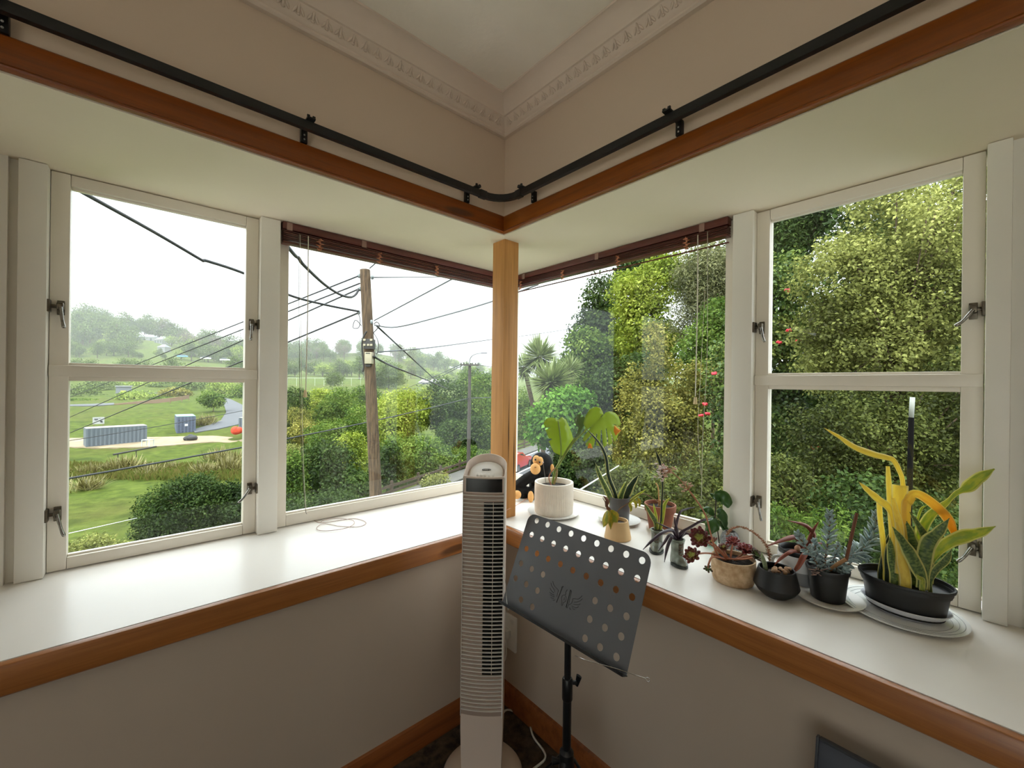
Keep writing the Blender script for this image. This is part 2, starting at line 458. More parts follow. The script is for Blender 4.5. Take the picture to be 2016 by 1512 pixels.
# corner post
pw = .09; px0 = .05
post = struct(MB().box((px0, px0, SILL), (px0+pw, px0+pw, SOF), bev=.003).build('corner_post', POSTW, smooth=.5), 'square honey coloured pine post at the window corner', 'post')
crk = M('dark_split', (58, 34, 18), .9)
for (z0, z1, w, off) in ((1.06, 1.46, .0035, .038), (.95, 1.30, .004, .074)):
    m = MB(); y = px0-.0004
    m.add([(px0+off, y, z0), (px0+off+w, y, (z0+z1)/2-.05), (px0+off+.001, y, z1), (px0+off-w*.6, y, (z0+z1)/2)], [(0, 1, 2, 3)])
    m.add([(px0+off, y+.002, z0), (px0+off+w, y+.002, (z0+z1)/2-.05), (px0+off+.001, y+.002, z1), (px0+off-w*.6, y+.002, (z0+z1)/2)], [(3, 2, 1, 0)])
    m.build('wood_split', crk, post)

# ------------------------------------------------------------------ windows
def P2(side, a, off, z):           # a: along the wall, off: offset from the window plane (negative = into the room)
    return (a, D+off, z) if side == 0 else (D+off, a, z)
def bars(name, side, mat, lst, parent, bev=.004):
    m = MB()
    for a0, a1, o0, o1, z0, z1 in lst: m.box(P2(side, a0, o0, z0), P2(side, a1, o1, z1), bev=bev)
    return m.build(name, mat, parent, smooth=.5)
def latch(side, win, blk, tip, jamb_a, label=None):
    pl = (lambda u, v, o: ony(u, v, D+o)) if side == 0 else (lambda u, v, o: onx(u, v, D+o))
    b = pl(*blk, -.015); t = pl(*tip, -.035); b0 = pl(*blk, -.03)
    a = b.x if side == 0 else b.y
    m = MB()
    m.box(P2(side, a-.009, -.006, b.z-.026), P2(side, a+.009, .002, b.z+.022), bev=.002)
    m.box(P2(side, a-.008, -.028, b.z-.010), P2(side, a+.008, -.004, b.z+.014), bev=.004)
    m.box(P2(side, min(a, jamb_a), -.022, b.z-.005), P2(side, max(a, jamb_a), -.012, b.z+.006), bev=.002)
    m.box(P2(side, jamb_a-.004, -.036, b.z-.020), P2(side, jamb_a+.004, -.004, b.z+.020), bev=.002)
    o = m.build('latch', BRASS, win, smooth=.6)
    mid = (b0*0.45+t*0.55) + Vector((0, 0, -.006))
    MB().tube(spline([b0, mid, t], 5), [.0048]*4+[.0042]*3+[.0050]*3+[.0035], 8).build('handle', CHROME, o, smooth=1.0)
def casement(n, side, a0, a1, label, lat):
    """a0: far from corner, a1: near the corner"""
    w = struct(thing('window_%d' % n, P2(side, (a0+a1)/2, .02, SILL), label, 'window'), None, None)
    g0, g1 = a0+.046, a1-.046
    bars('stile', side, WHITE, [(a0, g0, 0, .045, SILL+.003, SOF-.003)], w)
    bars('stile', side, WHITE, [(g1, a1, 0, .045, SILL+.003, SOF-.003)], w)
    bars('bottom_rail', side, WHITE, [(g0, g1, 0, .045, SILL+.003, .866), (g0, g1, .012, .03, .864, .873)], w)
    bars('top_rail', side, WHITE, [(g0, g1, 0, .045, 2.124, SOF-.003), (g0, g1, .012, .03, 2.116, 2.126)], w)
    bars('transom', side, WHITE, [(a0+.001, a1-.001, -.014, .045, 1.479, 1.517)], w)
    bars('glazing_bar', side, WHITE, [(g0, g1, .004, .04, 1.464, 1.479), (g0, g1, .004, .04, 1.517, 1.526)], w, bev=.002)
    bars('pane', side, GLASS, [(g0, g1, .020, .0235, .870, 1.468)], w, bev=0)
    bars('pane', side, GLASS, [(g0, g1, .020, .0235, 1.522, 2.120)], w, bev=0)
    for blk, tip, ja in lat: latch(side, w, blk, tip, ja)
    return w
casement(1, 0, -1.470, -.872, 'white casement window with two panes looking over the valley', [((119, 604), (126, 646), -1.468), ((496, 638), (494, 670), -.874), ((112, 1012), (126, 1056), -1.468), ((492, 962), (469, 990), -.874)])
casement(4, 1, -1.465, -.866, 'white casement window with two panes facing the large leafy shrub', [((1498, 644), (1505, 673), -.868), ((1916, 610), (1880, 642), -1.463), ((1492, 988), (1499, 1026), -.868), ((1913, 1078), (1884, 1106), -1.463)])
def fixed(n, side, a0, label):
    w = struct(thing('window_%d' % n, P2(side, -.1, .02, SILL), label, 'window'), None, None)
    g0, g1 = a0+.042, D+.02
    bars('stile', side, WHITE, [(a0, g0, 0, .045, SILL+.003, SOF-.003)], w)
    bars('bottom_rail', side, WHITE, [(g0, D+(.0 if side else .045), 0, .045, SILL+.003, .876), (g0, D, .010, .03, .874, .884)], w)
    bars('top_rail', side, WHITE, [(g0, D+(.0 if side else .045), 0, .045, 2.12, SOF-.003)], w)
    bars('pane', side, GLASS, [(g0, g1, .020, .0235, .880, 2.125)], w, bev=0)
    return w
fixed(2, 0, -.797, 'large fixed window pane with utility pole behind')
fixed(3, 1, -.790, 'large fixed window pane behind the potted plants')
struct(boxes('trim_5', WHITE, [((D, D, .886), (D+.05, D+.05, 2.118))], bev=.003), 'slim white corner mullion where the fixed panes meet', 'mullion')
def jamb(n, side, a0, a1, label, o0=-.042, mat=JAMBP):
    m = MB().box(P2(side, a0, o0, SILL+.001), P2(side, a1, .06, SOF-.001), bev=.004)
    return struct(m.build('trim_%d' % n, mat, smooth=.5), label, 'mullion')
jamb(6, 0, -.872, -.798, 'white mullion between casement and fixed pane, valley side')
jamb(7, 1, -.866, -.791, 'white mullion between fixed pane and casement, tree side')
jamb(8, 0, -1.534, -1.471, 'white jamb at the outer end of the valley casement')
jamb(9, 1, -1.513, -1.466, 'white jamb at the outer end of the tree side casement')
struct(boxes('wall_left_return', JAMBP, [((-1.90, D-.03, SILL), (-1.556, D+.1, SOF)), ((-1.556, D-.012, SILL), (-1.534, D+.1, SOF))]), 'narrow white panelled wall at the end of the valley bay', 'wall')
struct(boxes('wall_right_return', JAMBP, [((D-.03, -1.90, SILL), (D+.1, -1.545, SOF)), ((D-.012, -1.545, SILL), (D+.1, -1.513, SOF))]), 'narrow white panelled wall at the end of the tree side bay', 'wall')

# ------------------------------------------------------------------ blinds
def blind(side, a0, a1, label, zb, mat):
    t = thing('venetian_blind', P2(side, (a0+a1)/2, -.03, zb), label, 'blind', 'raised timber blinds')
    bars('head_rail', side, mat, [(a0, a1, -.050, -.012, 2.132, SOF-.002)], t, .003)
    n = 8; z = 2.127; st = (2.125-(zb+.011))/n
    for k in range(n):
        w = .004*math.sin(k*2.1)
        bars('slat', side, mat, [(a0+.004, a1-.004, -.046+w, -.009+w*.5, z-st*.62, z)], t, 0); z -= st
    bars('bottom_rail', side, mat, [(a0+.002, a1-.002, -.050, -.010, zb, zb+.009)], t, .002)
    clip = M('clear_clip', (150, 118, 106), .2) if 'clear_clip' not in bpy.data.materials else bpy.data.materials['clear_clip']
    for f in ((.08, .5, .93) if side else (.02, .27)):
        a = a0+(a1-a0)*f
        bars('clip', side, clip, [(a-.011, a+.011, -.053, -.049, 2.128, SOF-.003)], t, 0)
    for q, f in enumerate((.115, .33, .58) if side == 0 else (.13, .40, .68, .95)):
        a = a0+(a1-a0)*f; pts = []
        for k in range(26):
            w = k*2.4; pts.append(P2(side, a+.010*math.sin(w)+.006*math.sin(k*.7+q), -.054-.004*math.cos(w), 2.120-k*.0021+.004*math.sin(w*1.3)))
        MB().tube(pts, .0022, 5).build('cord_knot', CORDR, t, smooth=2)
    return t
B1 = blind(0, -.792, .520, 'raised dark timber blind above the pane with the utility pole', 2.072, BLINDM)
B2 = blind(1, -.775, .528, 'raised dark timber blind above the plants', 2.086, BLINDY)
bars('loose_slat', 1, BLINDY, [(-.772, .525, -.034, -.026, 2.060, 2.0645)], B2, 0)
def cord(name, parent, pts, r, mat=CORDM, n=6, sp=6):
    return MB().tube(spline(pts, sp), r, n).build(name, mat, parent, smooth=2)
def L_(u, v, o=-.055): return ony(u, v, D+o)
def R_(u, v, o=-.055): return onx(u, v, D+o)
cord('lift_cord', B1, [L_(607, 465), L_(606, 600), L_(602, 770)], .0022)
MB().lathe([(.0055, 0), (.0085, -.030), (.007, -.032)], L_(601, 768), 10).build('cord_tassel', M('tassel_wood', (226, 206, 160), .5), B1, smooth=.8)
cord('tilt_cord', B1, [L_(589, 460), L_(589, 640), L_(592, 850), L_(600, 990, -.05), L_(604, 1012, -.05)], .0011, M('cord_dark', (104, 98, 90), .6))
cord('tilt_cord', B1, [L_(591, 462), L_(593, 700), L_(597, 900), L_(603, 1010, -.06)], .0009, CORDM)
cord('lift_cord', B2, [R_(1374, 462), R_(1373, 600), R_(1369, 780)], .0022)
MB().lathe([(.0055, 0), (.0085, -.028), (.007, -.030)], R_(1369, 782), 10).build('cord_tassel', bpy.data.materials['tassel_wood'], B2, smooth=.8)
cord('tilt_cord', B2, [R_(1393, 455), R_(1392, 700), R_(1384, 850), R_(1381, 985)], .0009)
cord('tilt_cord', B2, [R_(1388, 570), R_(1378, 760), R_(1374, 850), R_(1380, 935)], .0008)
# coil of blind cord on the sill
zc = SILL+.0025
pts = [onz(604, 1016, zc+.02), onz(617, 1024, zc), onz(632, 1029, zc), onz(660, 1026, zc), onz(695, 1021, zc), onz(715, 1025, zc), onz(720, 1031, zc), onz(705, 1037, zc), onz(670, 1036, zc), onz(640, 1031, zc),
       onz(626, 1036, zc+.002), onz(625, 1043, zc+.002), onz(645, 1045, zc+.002), onz(680, 1040, zc+.003), onz(697, 1031, zc+.003), onz(690, 1023, zc+.003), onz(650, 1021, zc+.003), onz(632, 1027, zc+.004)]
tag(cord('cord_coil', None, pts, .0013, M('cord_pinkish', (170, 142, 128), .6)), 'thin loose coil of blind cord lying on the bare sill', 'cord')

# ------------------------------------------------------------------ curtain track
TR = thing('curtain_track', (-.5, -.055, 2.25), 'black curtain track bent around the corner above the timber rails', 'curtain track')
o = .058; zt = 2.272
pts = [(-1.92, -o, zt), (-.6, -o, zt), (-.155, -o, zt)]
for k in range(1, 7):
    w = k/7*math.pi/2; r = .08
    pts.append((-o-.097+.0+.097*math.sin(w), -o-.097+.097*math.cos(w), zt))
pts += [(-o, -.155, zt), (-o, -.6, zt), (-o, -1.92, zt)]
m = MB(); nP = len(pts); sec = [(-.0085, -.013), (.0085, -.013), (.0085, .013), (-.0085, .013)]
vs_ = []
for i, p in enumerate(pts):
    t = (Vector(pts[min(i+1, nP-1)])-Vector(pts[max(i-1, 0)])).normalized(); nn = Vector((t.y, -t.x, 0))
    for a, b in sec: vs_.append(tuple(Vector(p)+nn*a+Vector((0, 0, b))))
fs_ = [(i*4+j, i*4+(j+1) % 4, (i+1)*4+(j+1) % 4, (i+1)*4+j) for i in range(nP-1) for j in range(4)]+[(0, 1, 2, 3), tuple((nP-1)*4+j for j in range(4))]
m.add(vs_, fs_).build('rail', BLACK, TR, smooth=.7)
for ax in (0, 1):
    j0, j1 = -.185, -.150
    a = ((j0, -o-.011, zt-.0155), (j1, -o+.011, zt+.0155)); b = ((-o-.011, j0, zt-.0155), (-o+.011, j1, zt+.0155))
    boxes('joiner', BLACK, [a if ax == 0 else b], TR, .002)
SCREW = M('screw_steel', (190, 190, 186), .3, metal=1)
def bracket(ax, s):
    br = []
    def q(a, o_, z): return (a, -o_, z) if ax == 0 else (-o_, a, z)
    m = MB()
    m.box(q(s-.0095, -.013, 2.246), q(s+.0095, .004, 2.292), bev=.001)
    m.box(q(s-.0095, .0, 2.286), q(s+.0095, .062, 2.290))
    m.box(q(s-.012, .046, 2.286), q(s+.012, .082, 2.2905)); m.box(q(s-.012, .074, 2.288), q(s-.004, .080, 2.297)); m.box(q(s+.004, .074, 2.288), q(s+.012, .080, 2.297))
    o_ = m.build('bracket', BLACK, TR, smooth=.5)
    for z in (2.256, 2.270):
        MB().ball(q(s, .0045, z), (.0028, .0028, .0028), 8, 5).build('screw', SCREW, o_, smooth=2)
for ax, s in ((0, -1.475), (0, -.850), (0, -.205), (1, -.193), (1, -.836), (1, -1.5)): bracket(ax, s)

# ------------------------------------------------------------------ power outlet
OUT = M('outlet_plastic', (232, 230, 224), .35)
t = thing('power_outlet', (.03, -.05, .25), 'white wall socket behind the fan with a plug in it', 'outlet')
MB().box((.024, -.088, .262), (.036, .02, .418), bev=.004).build('face_plate', OUT, t, smooth=.5)
MB().box((-.004, -.058, .318), (.026, -.022, .356), bev=.008).build('plug', M('plug_white', (222, 220, 214), .4), t, smooth=.8)
MB().box((.021, -.075, .385), (.026, -.055, .405), bev=.002).build('switch', OUT, t, smooth=.5)
MB().box((.021, -.015, .385), (.026, .005, .405), bev=.002).build('switch', OUT, t, smooth=.5)

# ================================================================== tower fan
fanp = Vector((-.262, -.228, 0))
to_cam = Vector((CAM[0]-fanp.x, CAM[1]-fanp.y, 0)).normalized()
ang = math.atan2(to_cam.y, to_cam.x) - math.radians(7)
fy = Vector((math.cos(ang), math.sin(ang), 0)); fx = Vector((-fy.y, fy.x, 0))      # fy: front, fx: to the viewer's right
FM = Matrix(((fx.x, fy.x, 0, fanp.x), (fx.y, fy.y, 0, fanp.y), (0, 0, 1, 0), (0, 0, 0, 1)))
FANW = M('fan_plastic', (222, 204, 190), .42)
FANL = M('fan_trim', (236, 232, 226), .35)
FAND = M('fan_dark_plastic', (10, 10, 11), .22)
FAN = thing('tower_fan', fanp, 'white tower fan with dark display and slatted grille standing in the corner', 'fan')
def sect(s=1.0, n=22, w=.077, fr=.060, bk=.075):
    pts = [(-w*s, fr*s)]
    for k in range(1, 6): a = -w+2*w*k/6; pts.append((a*s, (fr+.008*(1-(a/w)**2))*s))
    pts.append((w*s, fr*s))
    for k in range(n+1):
        th = math.pi*k/n; pts.append((w*math.cos(th)*s, (-.005-bk*math.sin(th))*s))
    return pts
def loft(rings, cap=True):
    m = MB(); n = len(rings[0]); m.v = [tuple(FM @ Vector(p)) for r in rings for p in r]
    m.f = [(i*n+j, i*n+(j+1) % n, (i+1)*n+(j+1) % n, (i+1)*n+j) for i in range(len(rings)-1) for j in range(n)]
    if cap: m.f += [tuple(range(n))[::-1], tuple((len(rings)-1)*n+j for j in range(n))]
    return m
TOPF = 1.134
def topz(y): return TOPF + (.066-y)*.42
def ring(sc, z, slope=False, dz=0.0, oy=0.0): return [(x, y+oy, (topz(y)+dz) if slope else z) for x, y in sect(sc)]
m = loft([ring(.93, .03), ring(.96, .10), ring(1.0, .22), ring(1.0, .8), ring(1.0, 0, True, -.02), ring(1.0, 0, True, 0), ring(.955, 0, True, 0), ring(.90, 0, True, -.022), ring(.88, 0, True, -.030)])
m.build('housing', FANW, FAN, smooth=.7)
# raised control plate with buttons
def dsec(s, dz): return [(x*s, y*s*.96, topz(y*s*.96)-.028+dz) for x, y in sect(.80)]
m = loft([dsec(1.0, 0), dsec(.98, .008), dsec(.90, .010)]); ctl = m.build('control_panel', FANL, FAN, smooth=.6)
for k in range(5):
    x = -.030+k*.0150; y = .030
    mm = MB().ball(FM @ Vector((x, y, topz(y)-.016)), (.0036, .0085, .007), 8, 6, m=FM.to_3x3().to_4x4()); mm.build('button', FANL, ctl, smooth=2)
bdg = M('badge_grey', (70, 68, 66), .4)
bp = []
for k in range(24):
    w = 2*math.pi*k/24; y0 = -.004
    x = .0165*math.copysign(abs(math.cos(w))**.6, math.cos(w)); y = y0+.0050*math.copysign(abs(math.sin(w))**.8, math.sin(w))
    bp.append(FM @ Vector((x, y, topz(y)-.0165)))
MB().tube(bp, .0008, 5, closed=True).build('badge_outline', bdg, ctl, smooth=2)
fc = bpy.data.curves.new('brand_lettering', 'FONT'); fc.body = "DeLonghi"; fc.size = .0078; fc.align_x = 'CENTER'; fc.align_y = 'CENTER'; fc.extrude = .0003
fo = bpy.data.objects.new('brand_lettering', fc); fc.materials.append(bdg)
sl = math.atan(.42)
COL.objects.link(fo); bpy.context.view_layer.update()
fme = bpy.data.meshes.new_from_object(fo.evaluated_get(bpy.context.evaluated_depsgraph_get())); bpy.data.objects.remove(fo); fo = bpy.data.objects.new('brand_lettering', fme); COL.objects.link(fo); WLOC[fo] = fo.location.copy()
Rb = Matrix(((1, 0, 0), (0, -1, 0), (0, 0, 1)))
# letters read from the front: x to viewer's right, up = away from the viewer
bx_, by_ = Vector(fx), (Vector(-fy)*math.cos(sl)+Vector((0, 0, 1))*math.sin(sl))
bz_ = bx_.cross(by_)
fpos = FM @ Vector((0, -.004, topz(-.004)-.0160))
fo.matrix_world = Matrix(((bx_.x, by_.x, bz_.x, fpos.x), (bx_.y, by_.y, bz_.y, fpos.y), (bx_.z, by_.z, bz_.z, fpos.z), (0, 0, 0, 1)))
fo.parent = ctl; fo.matrix_parent_inverse = Matrix.Translation(-WLOC[ctl])
# front panel pieces
def fbox(a, b, bev=0.0): return MB().box(a, b, m=FM, bev=bev)
def front_y(x): return .060+.008*(1-(x/.077)**2)
def strip(x0, x1, z0, z1, o0, o1, n=6):
    m = MB(); vs = []
    for k in range(n+1):
        x = x0+(x1-x0)*k/n; y = front_y(x)
        vs += [FM @ Vector((x, y+o0, z0)), FM @ Vector((x, y+o1, z0)), FM @ Vector((x, y+o1, z1)), FM @ Vector((x, y+o0, z1))]
    fs = [(4*k+j, 4*k+(j+1) % 4, 4*k+4+(j+1) % 4, 4*k+4+j) for k in range(n) for j in range(4)]+[(0, 1, 2, 3), tuple(4*n+j for j in range(4))]
    return m.add(vs, fs)
strip(-.066, .066, 1.080, 1.128, -.004, .0012).build('display', FAND, FAN, smooth=.6)
strip(-.0755, .0725, .272, 1.076, -.01, .0003).build('grille_back', M('fan_shadow_plastic', (168, 148, 134), .5), FAN, smooth=.6)  # darker than the housing: shade between the slats put into the colour
strip(.001, .071, .417, 1.044, -.01, .0006).build('air_outlet', FAND, FAN, smooth=.6)
strip(.0340, .0360, .417, 1.044, .0, .0030, 2).build('outlet_bar', FANW, FAN)
for k in range(56):
    z = 1.068-k*.01408
    strip(-.0755, .0725, z-.0011, z+.0013, -.001, .0066, 8).build('slat', FANL, FAN, smooth=.5)
for s in (-1, 1): strip(.0725 if s > 0 else -.077, .077 if s > 0 else -.0755, .27, 1.134, -.002, .0075, 1).build('side_bead', FANL, FAN)
m = MB().lathe([(.02, .034), (.10, .032), (.140, .020), (.150, .008), (.150, 0)], fanp, 48); m.build('base', FANW, FAN, smooth=.7)
FC = thing('fan_cable', onz(1040, 1420, 0), 'white fan cable curling over the carpet', 'cable')
cm = M('cable_white', (224, 220, 212), .5)
cz = .0045
cord('cable', FC, [fanp+Vector((.03, -.03, .04)), onz(990, 1404, cz), onz(1020, 1404, cz), onz(1040, 1418, cz), onz(1050, 1450, cz), onz(1070, 1478, cz), onz(1072, 1495, cz), onz(1050, 1514, cz), onz(1030, 1530, cz)], .0042, cm)
cord('cable', FC, [fanp+Vector((.0, .04, .05)), onz(905, 1408, cz), onz(880, 1405, cz), onz(869, 1396, cz), onz(872, 1384, cz+.012), onz(890, 1374, cz+.035), onz(915, 1355, .10), Vector((.0, -.03, .20)), Vector((.004, -.04, .32))], .0040, cm)

# ================================================================== music stand
TL, TRc, BR, BL = Vector((-.1745, -.3745, 1.004)), Vector((-.1575, -.8545, .999)), Vector((-.2855, -.8465, .716)), Vector((-.3025, -.3665, .722))
ex = (TRc-TL).normalized(); ey = (BL-TL); ey = (ey-ex*ey.dot(ex)).normalized(); ez = ex.cross(ey)     # ez towards the wall
if ez.dot(Vector(CAM)-TL) > 0: ez = -ez
W_, H_ = (TRc-TL).length, (BL-TL).length
DESK = M('desk_black_steel', (96, 97, 100), .38, var=.06, vscale=4)
STD = thing('music_stand', (-.235, -.615, 0), 'black music stand with a perforated tilted desk in front of the sill', 'music stand')
def on_desk(u, v):
    r = Vector(ray(u, v)); c = Vector(CAM)
    t = (TL-c).dot(ez)/r.dot(ez); p = c+r*t-TL
    return p.dot(ex), p.dot(ey)
def z6(x, y): return (850+x/4.032, 860+y/4.032)
def z7(x, y): return (850+x/4.032, 1150+y/4.032)
hol = [z6(*p) for p in [(833,665),(919,697),(1009,733),(1105,768),(1205,806),(1310,845),(1422,888),(1543,932),(1669,981),
  (792,776),(876,810),(966,848),(1062,888),(1163,930),(1268,974),(1380,1021),(1502,1071),(1630,1125),
  (751,888),(835,926),(924,969),(1020,1010),(1119,1059),(1226,1106),(1340,1158),(1461,1213),(1589,1272),
  (708,1005),(793,1048),(882,1092),(665,1122),(750,1170),(838,1220),(708,1292),(797,1350),(1295,1300),(1415,1360),(1545,1425),(1253,1447)]]
hol += [z7(*p) for p in [(1373,345),(1503,415),(1215,430),(1335,500),(1465,578)]]
bm = bmesh.new(); edges = []
def loop2(pts):
    vs = [bm.verts.new((x, y, 0)) for x, y in pts]
    for i in range(len(vs)): edges.append(bm.edges.new((vs[i], vs[(i+1) % len(vs)])))
rc = .030; out = []
for cx, cy, a0 in ((rc, rc, math.pi), (W_-rc, rc, 1.5*math.pi)):
    for k in range(7): w = a0+k/6*math.pi/2; out.append((cx+rc*math.cos(w), cy+rc*math.sin(w)))
out += [(W_, H_), (0, H_)]
loop2(out)
for (u, v) in hol:
    a, b = on_desk(u, v)
    loop2([(a+.0098*math.cos(2*math.pi*k/18), b+.0098*math.sin(2*math.pi*k/18)) for k in range(18)])
bmesh.ops.triangle_fill(bm, edges=edges, use_beauty=True)
res_f = bm.faces[:]
ext = bmesh.ops.extrude_face_region(bm, geom=res_f)
for g in ext['geom']:
    if isinstance(g, bmesh.types.BMVert): g.co.z = .0016
me = bpy.data.meshes.new('desk')
DM = Matrix(((ex.x, ey.x, ez.x, TL.x), (ex.y, ey.y, ez.y, TL.y), (ex.z, ey.z, ez.z, TL.z), (0, 0, 0, 1)))
bm.transform(DM); bmesh.ops.recalc_face_normals(bm, faces=bm.faces); bm.to_mesh(me); bm.free()
desk = finish('desk', me, DESK, STD)
def dbox(a, b, bev=0): return MB().box(a, b, m=DM, bev=bev)
m = dbox((.006, H_-.002, -.024), (W_+.002, H_, .002)); m.box((.006, H_-.008, -.026), (W_+.002, H_, -.024), m=DM)
m.build('desk_lip', BLACK, STD)
def sm(x, y): return (1060+x/18.33, 1130+y/18.33)
EMB = M('emblem_ink', (12, 12, 13), .5)
def ink(paths, r, nm, sp=5):
    for p in paths:
        pts = []
        for q in p:
            a, b = on_desk(*sm(*q)); pts.append(DM @ Vector((a, b, -.0002)))
        MB().tube(spline(pts, sp) if len(pts) > 2 else pts, r, 5).build(nm, EMB, desk, smooth=2)
ink([[(870,460),(650,1030)],[(840,480),(900,450)],[(1160,570),(1000,1200)],[(1160,570),(1195,640)]], .0011, 'emblem_stroke')
ink([[(520,260),(560,400),(640,500),(720,590),(690,700),(670,820)],[(455,320),(480,430),(560,560),(590,650)],[(415,500),(470,600),(560,680)],[(405,660),(480,720),(570,760)],[(420,740),(500,800),(580,820)],[(440,850),(500,870),(560,880)],[(520,945),(560,950),(600,940)],
     [(1580,780),(1500,870),(1420,905),(1250,890),(1230,960),(1190,1060),(1100,1110)],[(1590,890),(1500,970),(1380,1010),(1280,1020)],[(1510,1080),(1440,1110),(1260,1095)],[(1450,1170),(1360,1220),(1200,1150)],[(1330,1270),(1270,1280),(1220,1200)],[(1180,1270),(1140,1280),(1130,1200)],
     [(1050,560),(990,650),(980,740),(880,770),(840,850),(850,1000),(830,1100),(850,1140),(880,1090),(890,1030),(960,1000),(1000,930),(1000,840),(960,780)],[(940,850),(920,960)],[(1190,640),(1060,1180),(1000,1200)]], .00065, 'emblem_stroke')
WIRE = M('bright_wire', (200, 200, 196), .2, metal=1)
def dpx(u, v, o): a, b = on_desk(u, v); return DM @ Vector((a, b, o))
MB().tube(spline([dpx(994, 1118, -.012), dpx(1000, 1150, -.012), dpx(1002, 1180, -.012), dpx(1011, 1203, -.026)], 4), .0011, 6).build('page_clip', WIRE, STD, smooth=2)
e1 = dpx(1150, 1291, -.046); e2 = dpx(1170, 1299, -.046); e3 = dpx(1230, 1316, -.045); e4 = dpx(1288, 1335, -.045)
lp = [e4+(DM.to_3x3() @ Vector((.0045*(1-math.cos(w)), .0045*math.sin(w), 0))) for w in [2*math.pi*k/10 for k in range(11)]]
MB().tube([e1, e2, e3, e4]+lp, .0010, 6).build('page_clip', WIRE, STD, smooth=2)
cx, cy = -.235, -.615
topc = DM @ Vector((W_*.5, H_*.86, .024))
m = MB().tube([(cx, cy, .30), (cx, cy, .74)], .0105, 16); m.build('upper_tube', BLACK, STD, smooth=.8)
MB().tube([(cx, cy, .06), (cx, cy, .535)], .0132, 16).build('lower_tube', BLACK, STD, smooth=.8)
MB().lathe([(.0135, .49), (.0165, .495), (.0165, .555), (.0135, .56)], (cx, cy, 0), 16).build('clamp', BLACK, STD, smooth=.6)
kd = Vector((RT[0], RT[1], 0)).normalized()
mk = MB().tube([Vector((cx, cy, .545))+kd*.012, Vector((cx, cy, .545))+kd*.030], .006, 10); mk.tube([Vector((cx, cy, .552))+kd*.028+Vector((0, 0, -.016)), Vector((cx, cy, .552))+kd*.036+Vector((0, 0, .014))], [.006, .010], 8, flat=.6)
mk.build('clamp_knob', BLACK, STD, smooth=.7)
m = MB().tube([(cx, cy, .73), topc+Vector((.0, 0, -.05)), topc], [.011, .012, .014], 10); m.tube([DM @ Vector((W_*.5, H_*.62, .014)), DM @ Vector((W_*.5, H_*.95, .014))], .010, 8); m.build('desk_bracket', BLACK, STD, smooth=.8)
MB().lathe([(.014, .20), (.024, .21), (.026, .27), (.022, .33), (.014, .34)], (cx, cy, 0), 18).build('tripod_hub', BLACK, STD, smooth=.6)
mk = MB().tube([Vector((cx, cy, .30))-kd*.018, Vector((cx, cy, .30))-kd*.045], [.006, .012], 10); mk.build('hub_knob', BLACK, STD, smooth=.7)
for k in range(3):
    w = math.radians(200+120*k); dv = Vector((math.cos(w), math.sin(w), 0)); c0 = Vector((cx, cy, 0))
    rl = .24 if k != 1 else .22
    lg = MB().tube([c0+dv*.02+Vector((0, 0, .31)), c0+dv*rl*.6+Vector((0, 0, .14)), c0+dv*rl+Vector((0, 0, .012))], [.008, .008, .008], 8, flat=.5).build('leg', BLACK, STD, smooth=.8)
    MB().tube([c0+dv*.022+Vector((0, 0, .21)), c0+dv*rl*.55+Vector((0, 0, .155))], .005, 6).build('brace', BLACK, lg, smooth=.8)
    MB().ball(c0+dv*rl+Vector((0, 0, .011)), (.012, .012, .011), 8, 6).build('rubber_foot', BLACK, lg, smooth=2)

# ================================================================== slate grey flat panel leaning at the lower edge
SL = M('slate_vinyl', (70, 74, 84), .5, var=.06, vscale=5); SLE = M('slate_edge', (46, 48, 54), .5)
pt = onx(1608, 1447, -.035); h = pt.z
pn = thing('leaning_panel', (-.2, pt.y-.22, 0), 'slate grey flat panel with a thin raised rim leaning on the wall below the sill', 'panel')
nz_ = Vector((-.95, 0, .16)).normalized()
lo = Vector((pt.x-h*.22, pt.y, 0)); upv = (Vector((pt.x, pt.y, h))-lo); Lh = upv.length; upv.normalize()
yv = Vector((0, -1, 0)); nv = upv.cross(yv)
if nv.x > 0: nv = -nv
PM = Matrix(((yv.x, upv.x, nv.x, lo.x), (yv.y, upv.y, nv.y, lo.y), (yv.z, upv.z, nv.z, lo.z), (0, 0, 0, 1)))
MB().box((.004, 0.006, -.008), (.436, Lh-.004, .004), m=PM, bev=.002).build('board', SL, pn, smooth=.5)
for a, b in (((0, .004, -.009), (.006, Lh, .008)), ((.434, .004, -.009), (.44, Lh, .008)), ((.006, Lh-.006, -.009), (.434, Lh, .008)), ((.006, .004, -.009), (.434, .010, .008))):
    MB().box(a, b, m=PM, bev=.002).build('rim', SLE, pn, smooth=.5)

# ================================================================== plush gorilla
FUR = M('black_plush', (16, 15, 17), .95, var=.4, vscale=90, bump=(220, .6, .004)); TAN = M('tan_plush', (232, 178, 112), .9, var=.1, vscale=60)
gd = 2.40
def G(u, v, dd=0.0): return at(u, v, gd+dd)
GO = thing('gorilla_plush', G(1055, 978, .03)*1.0, 'black plush gorilla with tan muzzle sitting behind the white ribbed pot', 'soft toy')
m = MB(); m.ball(G(1066, 913, .02), (.068, .066, .068), 16, 12); m.ball(G(1062, 952, .04), (.066, .060, .078), 16, 12); m.ball(G(1066, 935, .03), (.055, .055, .05), 14, 10)
m.tube([G(1054, 934, .0), G(1036, 943, -.02), G(1020, 955, -.03), G(1012, 970, -.03)], [.034, .032, .030, .026], 12)
m.tube([G(1078, 938, .0), G(1088, 955, -.03), G(1090, 972, -.05)], [.030, .028, .024], 12)
m.tube([G(1054, 968, .02), G(1036, 970, -.03), G(1022, 972, -.06)], [.034, .032, .026], 12)
